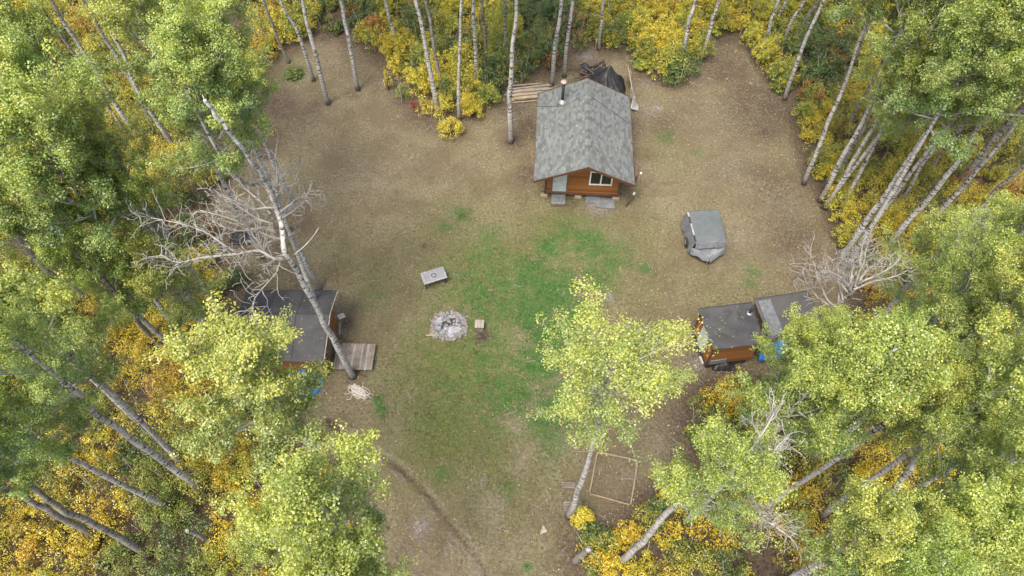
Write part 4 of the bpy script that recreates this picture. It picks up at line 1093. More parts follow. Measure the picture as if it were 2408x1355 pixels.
# black tarp shelter behind
t = thing('tarp_shelter', 'black tarp draped over a peaked pile behind the cabin', 'tarp', (6.0, 34.6, 0))
pk = P(1432, 156, 1.9) - Vector((6.0, 34.6, 0))
def tf(u, v):
    x = -1.6 + 2.9 * u; y = -1.55 + 2.6 * v
    r = math.hypot((x - pk.x) / 1.35, (y - pk.y) / 1.35); an = math.atan2(y - pk.y, x - pk.x)
    z = .35 + 1.65 * max(0, 1 - r) ** 1.15 + .10 * math.sin(an * 13) * min(r, 1) + .07 * mnoise.noise(Vector((x * 3, y * 3, 0)))
    edge = min(u, 1 - u, v, 1 - v)
    if edge < .07: z *= edge / .07 * .8 + .2
    return (x + .05 * math.sin(y * 7), y + .05 * math.sin(x * 8), max(z, .03))
mb = MB(); mb.sheet(tf, 44, 40, .012); mb.build('cover', M['blacktarp'], t, True)
mb = MB()
mb.tube([(1.42, -1.1, 0), (1.44, -1.1, 1.3)], .035, 6); mb.build('post', M['wood_pale'], t); mb = MB(); mb.tube([(1.40, .7, 0), (1.38, .7, 1.3)], .035, 6); mb.build('post', M['wood_pale'], t)
mb = MB(); mb.tube([(1.38, .85, 1.3), (1.44, -1.4, 1.28)], .035, 6); mb.build('rail', M['wood_pale'], t)
def wf(u, v):
    y = 1.1 - 3.0 * v; wd = .28 + .22 * v
    return (1.48 + wd * u + .05 * math.sin(v * 17), y, max(.03, (1.25 - .9 * v) * (1 - u) ** 1.4 + .05 + .07 * math.sin(v * 23 + u * 5)))
mb = MB(); mb.sheet(wf, 10, 40, .01); o = mb.build('white_tarp', M['whitetarp'], None, True); o.location = (6.0, 34.6, 0)
tag(o, 'long crumpled white tarp hanging down the right side of black tarp', 'tarp')
# junk and sticks left of the shelter
t = thing('debris_pile', 'brown heap of branches and scrap under black sheeting behind cabin roof', 'debris pile', P(1385, 178, 0))
rs = random.Random(3)
mb = MB()
for k in range(34):
    x, y = rs.uniform(-1.1, 1.0), rs.uniform(-.7, .9); a = rs.uniform(-.9, .7); L_ = rs.uniform(.4, 1.3)
    z = .12 + rs.random() * .35; d_ = Vector((math.cos(a), math.sin(a), rs.uniform(-.15, .15))) * L_ / 2
    mb.tube([Vector((x, y, z)) - d_, Vector((x, y, z + .04)), Vector((x, y, z)) + d_], rs.uniform(.012, .035), 5)
mb.build('branches', M['wood_brown'], t, True)
mb = MB(); mb.sheet(lambda u, v: (-.6 + 1.7 * u, -.2 + 1.0 * v, .25 + .25 * mnoise.noise(Vector((u * 4, v * 3, 2))) + .15 * math.sin(u * 9)), 20, 14, .01); mb.build('sheeting', M['blacktarp'], t, True)

# ------------------------------------------------------------------ covered trailer
t = thing('covered_trailer', 'boxy utility trailer under a fitted grey cover with wheel showing', 'trailer', (10.4, 22.7, 0), R(0))
ta, tb, tc_, td = [P(*q_, 1.3) - Vector((10.4, 22.7, 0)) for q_ in ((1617,497),(1690,493),(1709,566),(1637,569))]
def lerp4(u, v): return (ta.lerp(tb, u)).lerp(td.lerp(tc_, u), v)
def topf(u, v):
    p = lerp4(u, v); p.z = 1.30 + .04 * math.sin(math.pi * u) * math.sin(math.pi * v) + .035 * mnoise.noise(Vector((u * 3, v * 3, 5))) + .022 * abs(math.sin((u * 6 + v * 9 + 2 * mnoise.noise(Vector((u * 2, v * 2, 1)))))) * u * (1 - v * .5)
    return p
mb = MB(); mb.sheet(topf, 44, 44, .02); mb.build('cover_top', M['cover'], t, True)
mb = MB()
def skirt(p, q_, out_, drop, n=14, scal=0.0):
    def f(u, v):
        a = Vector(p).lerp(Vector(q_), u); o_ = Vector(out_) * v
        return (a.x + o_.x + .035 * math.sin(u * 15 + v * 3) * v, a.y + o_.y + .02 * math.sin(u * 22) * v, a.z - .012 - drop * v * (1 + scal * math.sin(u * 9)) + .0)
    mb.sheet(f, n * 2, 8, .012)
skirt(ta, td, (-.16, 0, 0), .95, 18, .10); skirt(tb, tc_, (.10, 0, 0), .9, 18, .08)
skirt(ta, tb, (0, .10, 0), .9, 14, .05)
skirt(td, tc_, (0, -.14, 0), .42, 14, .05)
nose = P(1668, 610, .55) - Vector((10.4, 22.7, 0))
l0 = td + Vector((-.14, -.05, -.45)); r0 = tc_ + Vector((.08, -.05, -.45))
def nosef(u, v):
    a = l0.lerp(r0, u); a.z = .80 - .04 * math.sin(math.pi * u); p = a.lerp(nose, v ** .9)
    p.z += -.22 * math.sin(math.pi * v) * math.sin(math.pi * u) + .025 * math.sin(u * 18) * (1 - v)
    return p
mb.sheet(nosef, 16, 14, .012)
def nl(u, v):
    a = l0.lerp(nose, u); a.z = (.80 + (nose.z - .8) * u); return (a.x - .04 * v, a.y - .10 * v, a.z - v * (.32 - .18 * u + .06 * math.sin(u * 11)))
def nr(u, v):
    a = r0.lerp(nose, u); a.z = (.80 + (nose.z - .8) * u); return (a.x + .06 * v, a.y - .10 * v, a.z - v * (.32 - .18 * u + .06 * math.sin(u * 9)))
mb.sheet(nl, 14, 5, .012); mb.sheet(nr, 14, 5, .012)
mb.build('cover_skirt', M['coverside'], t, True)
mb = MB()
for f0, f1, m_ in ((.20, .40, 0), (.80, .99, 0), (.42, .78, 1), (.03, .18, 1)):
    a = ta.lerp(td, f0) + Vector((-.012, 0, .014)); b_ = ta.lerp(td, f1) + Vector((-.012, 0, .014)); dd_ = b_ - a; ang = math.atan2(dd_.y, dd_.x)
    mb.box((a + b_) / 2, (dd_.length, .085, .02), Matrix.Rotation(ang, 3, 'Z'), mi=m_, bev=.005)
mb.build('strap', [M['blackmetal'], M['whitetarp']], t)
cx0 = (l0.x + r0.x) / 2
mb = MB(); mb.box((cx0 - .05, .05, .52), (1.55, 2.2, .30), bev=.02); mb.build('bed', M['blackmetal'], t)
mb = MB(); mb.tube([(l0.x + .15, l0.y + .1, .42), (nose.x, nose.y + .05, .42)], .035, 6); mb.tube([(r0.x - .15, r0.y + .1, .42), (nose.x, nose.y + .05, .42)], .035, 6)
mb.tube([(nose.x, nose.y + .1, .42), (nose.x, nose.y - .12, .40)], .04, 6); mb.build('drawbar', M['blackmetal'], t)
mb = MB(); mb.tube([(nose.x, nose.y + .12, 0.0), (nose.x, nose.y + .12, .5)], .03, 6); mb.build('jack_stand', M['metal'], t)
for sx, wy in ((-1, -.75), (1, -.75)):
    x = (l0.x - .03) if sx < 0 else (r0.x + .0)
    mb = MB(); mb.tube([(x - .09, -.42, .30), (x - .06, -.42, .30), (x + .06, -.42, .30), (x + .09, -.42, .30)], [.25, .30, .30, .25], 20); wh = mb.build('wheel', M['rubber'], t, True)
    mb = MB(); mb.tube([(x + sx * .085, -.42, .30), (x + sx * .10, -.42, .30)], .17, 14); mb.build('rim', M['metal'], wh)
o = MB(); o.tube([(0, 0, .05), (.14, -.04, .05)], .035, 7); o = o.build('white_bottle', M['white'], None, True); o.location = P(1640, 594, .0); tag(o, 'small white bottle on the grass by the trailer drawbar', 'bottle')

# ------------------------------------------------------------------ fire table
tcn = P(1020, 648, .6); ra = R(21)
t = thing('fire_table', 'rectangular grey tiled gas fire table on dark legs', 'table', (tcn.x, tcn.y, 0), ra)
mb = MB(); mb.box((0, 0, .59), (1.26, .756, .05), bev=.012); o = mb.build('table_top', M['tile'], t)
mb = MB(); mb.box((0, 0, .55), (1.22, .71, .035)); mb.box((0, 0, .42), (.60, .42, .22), bev=.01); mb.build('apron', M['blackmetal'], t)
for sx in (-1, 1):
    for sy in (-1, 1):
        mb = MB(); mb.box((sx * .54, sy * .30, .27), (.055, .055, .54), bev=.006); mb.build('leg', M['blackmetal'], t)
mb = MB()
for sx, sy, dx_, dy_ in ((0, .10, .25, .035), (0, -.10, .25, .035), (.108, 0, .035, .166), (-.108, 0, .035, .166)): mb.box((sx, sy, .622), (dx_, dy_, .018))
mb.build('burner_frame', M['blackmetal'], t)
mb = MB(); mb.box((0, 0, .617), (.10, .07, .02), bev=.008); mb.build('burner', M['whitetarp'], t)

# ------------------------------------------------------------------ fire ring, each stone a thing of its own
fc = P(1056, 767, 0); rs = random.Random(8)
def ashf(u, v):
    r = u * .78 * (1 + .07 * math.sin(v * 12.6 + 1)); a = v * 2 * math.pi
    return (r * math.cos(a), r * math.sin(a), .05 + .10 * (1 - u) + .05 * mnoise.noise(Vector((r * math.cos(a) * 4, r * math.sin(a) * 4, 1))))
mb = MB(); mb.sheet(ashf, 12, 40, .06); o = mb.build('ash_bed', M['ash'], None, True); o.location = (fc.x, fc.y, GZ(fc.x, fc.y)); tag(o, 'pale grey bed of ash inside the stone fire ring', 'ash')
nst = 30
for k in range(nst):
    a = 2 * math.pi * k / nst + rs.uniform(-.05, .05); r_ = .84 + rs.uniform(-.06, .06)
    big_ = rs.uniform(.085, .15)
    lab = 'grey field stone in the ring round the ash bed'
    if k == 19: big_ = .19; lab = 'largest flat stone at the lower left of the fire ring'
    if k == 5: big_ = .16; lab = 'large stone at the upper right of the fire ring'
    if k == 24: big_ = .155; lab = 'rounded pale stone at the bottom of the fire ring'
    mb = MB(); mb.rock((0, 0, 0), big_, rs, .7); o = mb.build('fire_ring_stone', M['stone'], None, k % 3 == 0)
    o.location = (fc.x + r_ * math.cos(a), fc.y + r_ * .93 * math.sin(a), big_ * .45); tag(o, lab, 'stone', 'stones of the fire ring')
for k in range(14):
    a = 2 * math.pi * rs.random(); r_ = .98 + rs.uniform(-.04, .08)
    mb = MB(); mb.rock((0, 0, 0), rs.uniform(.04, .075), rs, .7); o = mb.build('fire_ring_stone', M['stone'])
    o.location = (fc.x + r_ * math.cos(a), fc.y + r_ * .93 * math.sin(a), .03); tag(o, 'small outer stone leaning against the fire ring', 'stone', 'small outer stones of the fire ring')
for k, (x, y, a) in enumerate(((-.22, .12, .4), (.1, .22, 1.9), (-.02, .05, 2.6), (.2, .3, .2), (-.3, -.1, 1.2))):
    mb = MB(); mb.tube([(-.14, 0, 0), (0, .01, .02), (.15, 0, 0)], [.03, .038, .025], 6); o = mb.build('charred_log', M['char'])
    o.location = (fc.x + x, fc.y + y, .17); o.rotation_euler.z = a; tag(o, 'short charred log lying in the fire ring ash', 'log', 'charred logs in the fire ring')
p0 = P(1012, 790); 
for k in range(7):
    mb = MB(); L_ = rs.uniform(.2, .34); mb.box((0, 0, 0), (L_, rs.uniform(.04, .07), .04), bev=.006); o = mb.build('split_kindling', M['wood_pale'])
    o.location = (p0.x + rs.uniform(-.13, .17), p0.y + rs.uniform(-.13, .12), .06 + .02 * k); o.rotation_euler = (0, 0, rs.uniform(-.9, .2)); tag(o, 'pale split kindling at the lower left edge of the fire ring', 'kindling', 'split kindling by the fire ring')
p0 = P(1000, 800); mb = MB(); mb.tube([(-.3, -.12, .03), (0, .02, .04), (.32, .16, .03)], [.015, .02, .012], 5); o = mb.build('stick', M['wood_pale']); o.location = (p0.x, p0.y, 0); tag(o, 'long stick on the grass left of the fire ring', 'stick')
# wooden block seat
c = P(1127.5, 762, .42); t = thing('block_table', 'small square weathered wood block table right of the fire ring', 'side table', (c.x, c.y, 0), R(-2))
mb = MB()
for k in range(3): mb.box((-.155 + k * .155, 0, .42), (.145, .46, .045), bev=.007)
mb.build('top', M['weathered2'], t); mb = MB(); mb.box((0, 0, .2), (.38, .38, .38), bev=.015); mb.build('base', M['weathered'], t)
c = P(1130, 792); rs = random.Random(6)
for k in range(7):
    mb = MB(); mb.rock((0, 0, 0), rs.uniform(.035, .075), rs, .7); o = mb.build('charred_chunk', M['char']); o.location = (c.x + rs.uniform(-.22, .26), c.y + rs.uniform(-.2, .22), .03); tag(o, 'black charred chunk on bare dirt below the block table', 'charred wood', 'charred chunks below the block table')

# ------------------------------------------------------------------ ground frame, boards, cloth
fr = [P(*q_, .05) for q_ in ((1405,1063),(1500,1083),(1483,1188),(1386,1161))]
t = thing('ground_frame', 'square timber frame lying on brown ground at lower right', 'timber frame', (fr[0].x, fr[0].y, 0))
for i in range(4):
    a, b_ = fr[i] - fr[0], fr[(i + 1) % 4] - fr[0]; d_ = b_ - a; ln = d_.length; u = d_ / ln
    mb = MB(); mb.box((a + b_) / 2 + Vector((0, 0, .05)), (ln - .065, .065, .08), Matrix.Rotation(math.atan2(d_.y, d_.x), 3, 'Z'), bev=.01); mb.build('rail', M['frame_wood'], t)
for i, (px, py, w_, h_, lab) in enumerate(((1336, 1142, .62, .28, 'low brown pallet set in the dirt left of the lone aspen trunk'), (1346, 1192, .78, .44, 'dark slatted pallet at the foot of the lone aspen'))):
    c = P(px, py, 0); t = thing('pallet', lab, 'pallet', (c.x, c.y, 0), R(-3 + i * 3)); mb = MB()
    for k in range(4): mb.box((0, -h_ / 2 + (k + .5) * h_ / 4, .07), (w_, h_ / 4 - .02, .025), bev=.004)
    mb.build('slats', M['weathered'], t); mb = MB()
    for x in (-w_ / 2 + .04, w_ / 2 - .04): mb.box((x, 0, .03), (.06, h_, .055))
    mb.build('bearer', M['wood_brown'], t)
c = P(1277, 1246); mb = MB()
mb.sheet(lambda u, v: ((u - .5) * (.06 + .26 * v) + .10 * v * (1 if u > .6 else -.4), .24 - .5 * v + .42 * max(0, u - .45) * v, .03 + .05 * abs(math.sin(u * 6)) * (1 - v * .5)), 10, 14, .008); o = mb.build('cloth_rag', M['weathered2'], None, True); o.location = (c.x, c.y, 0); o.scale = (.75, .75, .75); tag(o, 'crumpled white rag on the dry grass near the clearing bottom', 'rag')
# coil of rope
c = P(845, 924); pts = []; rs = random.Random(9)
mb = MB()
for k in range(13):
    a0 = rs.uniform(0, 6.28); A_, B_ = rs.uniform(.22, .52), rs.uniform(.08, .2); ox, oy = rs.uniform(-.16, .14), rs.uniform(-.10, .14); th_ = R(-38) + rs.uniform(-.35, .35)
    loop = []
    for i in range(25):
        q_ = a0 + i / 24 * rs.uniform(5.9, 6.2); x, y = A_ * math.cos(q_), B_ * math.sin(q_)
        loop.append((ox + x * math.cos(th_) - y * math.sin(th_), oy + x * math.sin(th_) + y * math.cos(th_), .03 + .02 * k % .14 + .02 * math.sin(q_ * 3)))
    mb.tube(loop, .013, 5)
for a_ in (2.4, 3.0, 3.6, -.4, -.75, 1.1):
    mb.tube([(0, 0, .08), (.35 * math.cos(a_), .35 * math.sin(a_), .05), (.55 * math.cos(a_ + .3), .5 * math.sin(a_ + .3), .03), (.72 * math.cos(a_ + .2), .6 * math.sin(a_ + .2), .02)], .013, 5)
o = mb.build('rope_coil', M['rope'], None, True); o.location = (c.x, c.y, 0); tag(o, 'tangled pale rope coil on dirt below the plank deck', 'rope')

# ------------------------------------------------------------------ left shed with charcoal roof
sx0, sx1, sy0, sy1 = -12.75, -8.45, 14.0, 17.85; ry = 16.25; ez, rz_ = 2.35, 2.78
t = thing('shed', 'shed with charcoal sheet roof and grey plank deck on the left', 'shed', (sx0, sy0, 0))
O = Vector((sx0, sy0, 0)); W_, D_ = sx1 - sx0, sy1 - sy0; ryl = ry - sy0
mb = MB(); i_ = .42
mb.quad([(i_, i_, 0), (W_ - i_, i_, 0), (W_ - i_, i_, ez - .03), (i_, i_, ez - .03)])
mb.quad([(W_ - i_, D_ - i_, 0), (i_, D_ - i_, 0), (i_, D_ - i_, ez - .03), (W_ - i_, D_ - i_, ez - .03)])
mb.quad([(W_ - i_, i_, 0), (W_ - i_, D_ - i_, 0), (W_ - i_, D_ - i_, ez), (W_ - i_, ryl, rz_ - .08), (W_ - i_, i_, ez)])
mb.quad([(i_, D_ - i_, 0), (i_, i_, 0), (i_, i_, ez), (i_, ryl, rz_ - .08), (i_, D_ - i_, ez)])
mb.build('wall', M['cedar'], t)
mb = MB()
def rf(u, v):
    y = v * D_; z = ez + (rz_ - ez) * (1 - abs(y - ryl) / (ryl if y < ryl else D_ - ryl))
    x = u * W_ + (.05 * (y - ryl) if u > .5 else 0) * .5
    return (x, y, z + .018 * mnoise.noise(Vector((x * 1.4, y * 1.4, 0))) + .012 * math.sin(x * 5.2 + math.sin(y * 2)))
mb.sheet(rf, 40, 32, .05); rf_o = mb.build('roof', M['tarpaper'], t, True)
mb = MB()
for x in (1.35, 2.75): mb.sheet(lambda u, v: (x - .02 + .04 * u + .02 * math.sin(v * 9), .1 + v * (D_ - .2), rf(x / W_, .1 / D_ + v * (1 - .2 / D_))[2] + .008), 1, 30, .004)
mb.sheet(lambda u, v: (.02 + u * (W_ - .04), ryl - .03 + .06 * v, rf(u, ryl / D_)[2] + .012), 30, 1, .006)
mb.build('roof_seam', M['blackmetal'], rf_o, True)
mb = MB(); mb.sheet(lambda u, v: (W_ - .01 + .04 * u + .025 * (v * D_ - ryl), v * D_, rf(1, v)[2] + .01), 1, 20, .03); mb.build('roof_edging', M['weathered2'], rf_o)
mb = MB(); mb.box((W_ - i_ + .03, .95 + .5, 1.1), (.05, .85, 1.9), bev=.01); dr = mb.build('door', M['wood_brown'], t); mb = MB(); mb.box((W_ - i_ + .07, 1.15, 1.1), (.04, .04, .12)); mb.build('handle', M['metal'], dr)
# deck
t = thing('plank_deck', 'small weathered plank deck at the right side of the left shed', 'deck', (-7.65, 15.32, 0), R(-1.5)); rs = random.Random(5)
for k in range(14):
    mb = MB(); mb.box((-.91 + k * .136, rs.uniform(-.015, .015), .30), (.125, 1.42, .035), bev=.005); mb.build('plank', M['weathered2' if k in (11, 6, 2, 9) else 'weathered'], t)
mb = MB()
for y in (-.6, 0, .6): mb.box((-.02, y, .20), (1.8, .07, .16))
mb.build('joist', M['wood_brown'], t)
# scraps by the shed wall
for px, py, lx_, ly_, rr, m_, lab in ((786, 755, .25, .42, 10, 'wood_pale', 'short pale board leaning at the left shed right wall'), (788, 790, .28, .34, -5, 'wood_brown', 'brown board on dirt between deck and left shed'), (803, 745, .35, .3, 30, 'slab2', 'pale flat stone in the dirt right of the left shed'), (799, 775, .07, .75, 4, 'weathered2', 'narrow plank on dirt right of the left shed')):
    c = P(px, py); mb = MB(); mb.box((0, 0, .04), (lx_, ly_, .05), bev=.015); o = mb.build('scrap_board' if 'slab' not in m_ else 'flat_stone', M[m_]); o.location = (c.x, c.y, 0); o.rotation_euler.z = R(rr); tag(o, lab, 'board' if 'slab' not in m_ else 'stone')
for k, (px, py) in enumerate(((850, 882), (857, 886))):
    c = P(px, py); mb = MB(); mb.tube([(-.14, .05 * k, .06), (.14, -.08, .09)], .03, 6); o = mb.build('firewood', M['trimwood']); o.location = (c.x, c.y, 0); tag(o, 'red brown split firewood at the foot of the dead tree', 'firewood', 'firewood at the dead tree foot')
# blue tarp heap
bc = P(718, 895, .5)
def bf(u, v):
    a = v * 2 * math.pi; r = u * .86 * (1 + .18 * math.sin(a * 3 + 1)); x, y = r * math.cos(a) * .75, r * math.sin(a) * 1.15
    return (x, y, .04 + .85 * max(0, 1 - u ** 2.4) + .06 * math.sin(a * 8) * u + .05 * mnoise.noise(Vector((x * 4, y * 4, 0))))
mb = MB(); mb.sheet(bf, 14, 48, .01); o = mb.build('blue_tarp', M['bluetarp'], None, True); o.location = (bc.x - .0, bc.y - .0, 0); tag(o, 'bright blue tarp over a heap in front of the left shed', 'tarp')
# dark heap behind the dead branches
c = P(572, 562)
mb = MB(); mb.sheet(lambda u, v: (-.7 + 1.4 * u, -.45 + .9 * v, .03 + .45 * math.sin(math.pi * u) * math.sin(math.pi * v) + .12 * mnoise.noise(Vector((u * 5, v * 5, 3)))), 18, 14, .01); o = mb.build('dark_heap', M['blacktarp'], None, True); o.location = (c.x, c.y, 0); tag(o, 'low black covered heap on dirt behind the bare branches', 'heap')
for k, (px, py) in enumerate(((552, 560), (590, 553), (600, 566))):
    c = P(px, py); mb = MB(); mb.rock((0, 0, 0), .13 + .02 * k, rs, .7); o = mb.build('pale_rock', M['slab2']); o.location = (c.x, c.y, .06); tag(o, 'pale rock beside the black covered heap', 'rock', 'pale rocks by the black heap')
# dark tarp shelter in the left woods
t = thing('tarp_lean_to', 'dark tarp lean to among shrubs in the left woods', 'shelter', (-19.2, 22.2, 0), R(32))
mb = MB(); mb.sheet(lambda u, v: (-.75 + 1.5 * u, -1.7 + 3.4 * v, 1.15 + .45 * (1 - abs(2 * u - 1)) + .07 * math.sin(v * 12 + u * 4) + .08 * mnoise.noise(Vector((u * 3, v * 6, 8)))), 16, 30, .015); mb.build('tarp', M['tarpaper2'], t, True)
for sx in (-.68, .68):
    for sy in (-1.55, 1.55): mb = MB(); mb.tube([(sx, sy, 0), (sx, sy, 1.2)], .04, 6); mb.build('post', M['wood_brown'], t)
# small outbuilding with pale corrugated roof
cm, nt, b = mat('pale_corrugated_sheet', .5, .4); b.inputs['Base Color'].default_value = (.42, .50, .54, 1)
nt.links.new(ramp(nt, noise(nt, 3, objco(nt), 4), [(.3, (.30, .37, .40)), (.7, (.50, .56, .58))]), b.inputs['Base Color']); M['corr'] = cm
g0_ = P(137, 560, 2); t = thing('outhouse', 'small outhouse with pale corrugated sheet roof in the left woods', 'outhouse', (g0_.x, g0_.y, 0), R(18))
mb = MB(); mb.box((0, 0, .9), (.95, 2.1, 1.8)); mb.build('wall', M['weathered'], t)
mb = MB(); mb.sheet(lambda u, v: (-.6 + 1.2 * u, -1.35 + 2.7 * v, 1.98 - .12 * v + .03 * math.sin(u * 75)), 72, 4, .006); mb.build('roof', M['corr'], t)
mb = MB(); mb.box((0, -1.06, .85), (.6, .04, 1.5)); mb.build('door', M['wood_brown'], t)

# ------------------------------------------------------------------ right shed
q4 = [P(*q_, 2.35) for q_ in ((1641,727),(1766,712),(1800,806),(1679,822))]
O = Vector((q4[0].x, q4[0].y, 0)); L4 = [q_ - O for q_ in q4]
t = thing('small_shed', 'small orange sided shed with black sheet roof at right clearing edge', 'shed', O)
def rf2(u, v):
    p = L4[0].lerp(L4[1], u).lerp(L4[3].lerp(L4[2], u), v)
    p.z = 2.42 - .12 * v + .02 * mnoise.noise(Vector((p.x * 1.8, p.y * 1.8, 2))) + .014 * math.sin(p.x * 4 + p.y * 3) * math.sin(p.y * 5)
    return p
mb = MB(); mb.sheet(rf2, 30, 26, .05); r2o = mb.build('roof', M['tarpaper'], t, True)
cen = sum(L4, Vector()) / 4
wl = [cen + (p - cen) * .88 for p in L4]
wl[0] = wl[0] + Vector((.02, 0, 0))
mb = MB()
for i in range(4):
    a, b_ = wl[i], wl[(i + 1) % 4]; mb.quad([(a.x, a.y, .5), (a.x, a.y, 2.27), (b_.x, b_.y, 2.27), (b_.x, b_.y, .5)])
mb.build('wall', M['cedar'], t)
mb = MB(); wb = [cen + (p - cen) * .82 for p in L4]
for i in range(4):
    a, b_ = wb[i], wb[(i + 1) % 4]; mb.quad([(a.x, a.y, 0), (a.x, a.y, .55), (b_.x, b_.y, .55), (b_.x, b_.y, 0)])
mb.build('underfloor_shade', M['blackmetal'], t)  # black panels stand in for the shade under the raised floor
def onwall(a, b_, s0, s1, z0, z1, dep, off):
    d_ = (b_ - a); ln = d_.length; u = d_ / ln; c = a + u * (s0 + s1) / 2 * ln; nn = Vector((u.y, -u.x, 0)); nn = -nn if (c + nn - cen).length < (c - cen).length else nn
    mb.box((c.x + nn.x * off, c.y + nn.y * off, (z0 + z1) / 2), ((s1 - s0) * ln, dep, z1 - z0), Matrix.Rotation(math.atan2(u.y, u.x), 3, 'Z'), bev=.008)
mb = MB(); onwall(wl[0], wl[3], .30, .68, .6, 2.05, .05, .03); d2 = mb.build('door', M['doorgrey'], t)
mb = MB(); onwall(wl[0], wl[3], .62, .65, 1.05, 1.12, .04, .08); mb.build('handle', M['blackmetal'], d2)
mb = MB(); onwall(wl[3], wl[2], .04, .40, .62, .98, .07, .05); mb.build('window', M['slab'], t)
mb = MB(); onwall(wl[0], wl[3], -.01, .03, .5, 2.25, .06, .02); mb.build('wall_trim', M['trimwood'], t)
mb = MB(); onwall(wl[0], wl[3], .97, 1.01, .5, 2.25, .06, .02); mb.build('wall_trim', M['trimwood'], t)
c = P(1764, 734, 2.5) - O; mb = MB(); mb.tube([(c.x, c.y, 2.35), (c.x + .02, c.y, 3.0)], .065, 10); v_ = mb.build('vent_pipe', M['blackmetal'], r2o, True)
mb = MB(); mb.tube([(c.x, c.y, 2.36), (c.x, c.y, 2.44)], [.16, .1], 12); mb.build('flashing', M['metal'], r2o, True)
# rear wing with its own roof and grey panel
q5 = [P(*q_, 2.2) for q_ in ((1772,702),(1900,684),(1935,745),(1812,800))]
O5 = Vector((q5[0].x, q5[0].y, 0)); L5 = [q_ - O5 for q_ in q5]
t = thing('storage_shed', 'second shed with grey sheet roof joined behind the small shed', 'shed', O5)
mb = MB()
def rf5(u, v):
    p = L5[0].lerp(L5[1], u).lerp(L5[3].lerp(L5[2], u), v); p.z = 2.20 - .1 * v + .018 * mnoise.noise(Vector((p.x * 2, p.y * 2, 4))); return p
mb.sheet(rf5, 24, 16, .05); r5 = mb.build('roof', M['tarpaper2'], t, True)
mb = MB(); mb.sheet(lambda u, v: rf5(.06 + u * .22, .08 + v * .85) + Vector((0, 0, .015)), 6, 8, .01); mb.build('roof_panel', M['slab'], r5)
cen = sum(L5, Vector()) / 4; wl = [cen + (p - cen) * .9 for p in L5]; mb = MB()
for i in range(4):
    a, b_ = wl[i], wl[(i + 1) % 4]; mb.quad([(a.x, a.y, .0), (a.x, a.y, 2.05), (b_.x, b_.y, 2.05), (b_.x, b_.y, 0)])
mb.build('wall', M['wood_brown'], t)
bc = P(1835, 800, 1.4)
mb = MB(); mb.sheet(lambda u, v: (-1.0 + 2.0 * u, -.55 + 1.1 * v, 1.25 + .12 * math.sin(u * 9) * math.sin(v * 5) - .9 * max(0, .25 - v) * 3 + .06 * mnoise.noise(Vector((u * 8, v * 8, 0)))), 26, 20, .01)
o = mb.build('blue_tarp', M['bluetarp'], None, True); o.location = (bc.x, bc.y, 0); o.rotation_euler.z = R(8); tag(o, 'blue tarp bulging out between leaves beside the right sheds', 'tarp')
c = P(1645, 808); mb = MB(); mb.box((0, 0, .03), (.5, 1.25, .06), bev=.01); o = mb.build('door_mat', M['tarpaper']); o.location = (c.x, c.y, 0); o.rotation_euler.z = R(9); tag(o, 'long dark mat lying before the small shed white door', 'mat')
c = P(1656, 846); mb = MB(); mb.box((0, 0, .03), (.42, .42, .06), bev=.02); o = mb.build('corner_slab', M['slab2']); o.location = (c.x, c.y, 0); o.rotation_euler.z = R(12); tag(o, 'pale concrete slab at the corner of the small shed', 'slab')
c = P(1700, 860); mb = MB(); mb.sheet(lambda u, v: (-.55 + 1.1 * u, -.3 + .6 * v, .05 + .3 * math.sin(math.pi * u) * math.sin(math.pi * v) + .05 * math.sin(u * 13)), 14, 10, .01); o = mb.build('dark_bundle', M['blacktarp'], None, True); o.location = (c.x, c.y, 0); tag(o, 'black bundle on the ground under the small shed front', 'bundle')
# a few loose rocks at the upper right
for k, (px, py, r_) in enumerate(((1545, 257, .16), (1709, 186, .1), (1765, 198, .13), (1822, 270, .09), (1936, 640, .2))):
    c = P(px, py); mb = MB(); mb.rock((0, 0, 0), r_, rs, .6); o = mb.build('loose_rock', M['stone']); o.location = (c.x, c.y, r_ * .3)
    tag(o, ['flat rock on dirt right of the white tarp', 'small rock alone in the upper right bay', 'pale rock near the upper right shrubs', 'small rock beside the banded aspen foot', 'largest loose rock, by the second dead tree'][k], 'rock', 'loose rocks in the clearing')

rng = np.random.default_rng(91)
def roof_leaves(name, lab, n, fn):
    pts = np.array([fn(*rng.random(2)) for _ in range(n)]); nr = np.array([0, 0, 1.]) + rng.normal(size=(n, 3)) * .25
    me = leaf_mesh(name, pts, nr, rng.uniform(.04, .08, n), pick(rng, n, {'yellow': 3, 'gold': 1, 'olive': 2}) * .6 + np.array([.3, .26, .18]) * .4, M['shrub_leaf'], rng, .8)
    o = bpy.data.objects.new(name, me); C.objects.link(o); o['kind'] = 'stuff'; o['label'] = lab
def f1(u, v):
    x = XL + (XR - XL) * u; return tuple(cp(x, YF + (YB - YF) * v, roofz(x) + .04))
roof_leaves('roof_leaves', 'few fallen leaves on the cabin roof', 46, f1)
roof_leaves('roof_leaves', 'few fallen leaves on the left shed roof', 60, lambda u, v: tuple(Vector(rf(u, v)) + Vector((sx0, sy0, .03))))
roof_leaves('roof_leaves', 'few fallen leaves on the small shed roof', 40, lambda u, v: tuple(rf2(u, v) + Vector((q4[0].x, q4[0].y, .03))))

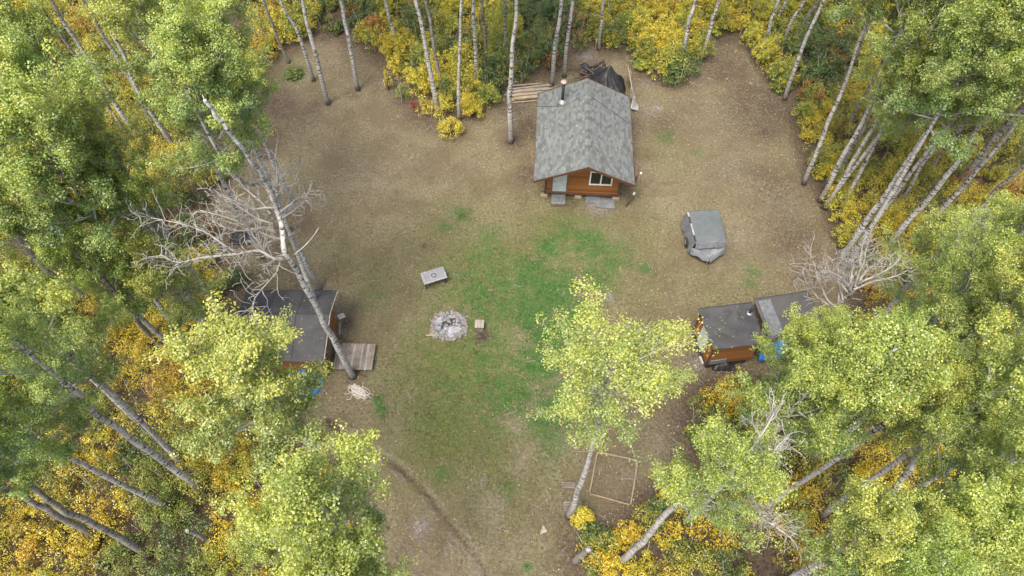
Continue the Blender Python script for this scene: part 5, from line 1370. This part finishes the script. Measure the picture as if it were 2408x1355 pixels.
# taller tufts and dropped twigs on the clearing
rng = np.random.default_rng(131)
n = 60000; lx = rng.uniform(-15, 18, n); ly = rng.uniform(4, 42, n); kk = inside(CLEAR, lx, ly)
cn = np.array([mnoise.noise(Vector((a * 2.2, b_ * 2.2, 4.4))) for a, b_ in zip(lx, ly)]); kk &= cn > .12
c = P(1055, 766); kk &= np.hypot(lx - c.x, ly - c.y) > 1.15
lx, ly = lx[kk], ly[kk]; n = len(lx)
gid = np.clip(np.searchsorted(Y, ly), 1, ny - 1) * nx + np.clip(np.searchsorted(X, lx), 1, nx - 1)
kk = rng.random(n) < np.clip(.3 + olive[gid] + green[gid] - dirt[gid] * .8 - ash[gid], .05, 1); lx, ly, gid = lx[kk], ly[kk], gid[kk]; n = len(lx)
aa = rng.uniform(0, 6.283, n)
bc_ = np.tile(np.array([[.20, .17, .09]]), (n, 1)); o_ = rng.random(n) < olive[gid]; bc_[o_] = (.15, .17, .055); g_s = rng.random(n) < green[gid] * 1.4; bc_[g_s] = (.055, .14, .032)
me = leaf_mesh('grass_tufts', np.stack([lx, ly, fz[gid] + .045], 1), np.stack([np.cos(aa), np.sin(aa), rng.uniform(.1, .8, n)], 1), rng.uniform(.09, .17, n), bc_ * rng.uniform(.8, 1.15, (n, 1)), M['shrub_leaf'], rng, .35)
o = bpy.data.objects.new('grass_tufts', me); C.objects.link(o); o['kind'] = 'stuff'; o['label'] = 'taller tufts of grass in the clearing'
mb = MB(); rs = random.Random(77); k = 0
while k < 420:
    x, y = rs.uniform(-14, 17), rs.uniform(4, 41)
    if not inside(CLEAR, np.array([x]), np.array([y]))[0]: continue
    dE_ = dist_poly(CLEAR, np.array([x]), np.array([y]))[0]
    if rs.random() > .15 + math.exp(-dE_ / 2): continue
    if -2.0 < x - 4.1 < 3.2 and 24 < y < 32: continue
    k += 1; a = rs.uniform(0, 6.28); L_ = rs.uniform(.15, .7); dx_, dy_ = math.cos(a) * L_ / 2, math.sin(a) * L_ / 2; z = GZ(x, y) + .03
    mb.tube([(x - dx_, y - dy_, z), (x + rs.uniform(-.04, .04), y + rs.uniform(-.04, .04), z + .02), (x + dx_, y + dy_, z)], [.011, .009, .005], 3)
o = mb.build('fallen_twigs', M['deadwood']); o['kind'] = 'stuff'; o['label'] = 'small dropped twigs strewn over the clearing'
mb = MB()
for (x, y) in cand[::2]:
    if y > 48: continue
    for j in range(2):
        px_, py_ = x + rs.uniform(-.5, .5), y + rs.uniform(-.5, .5); h_ = rs.uniform(.9, 2.1); lx_, ly_ = rs.uniform(-.35, .35), rs.uniform(-.35, .35)
        mb.tube([(px_, py_, 0), (px_ + lx_ * .4, py_ + ly_ * .4, h_ * .55), (px_ + lx_, py_ + ly_, h_)], [.016, .012, .006], 3, cap=False)
o = mb.build('undergrowth_stems', M['limb']); o['kind'] = 'stuff'; o['label'] = 'thin bare stems standing through the undergrowth'
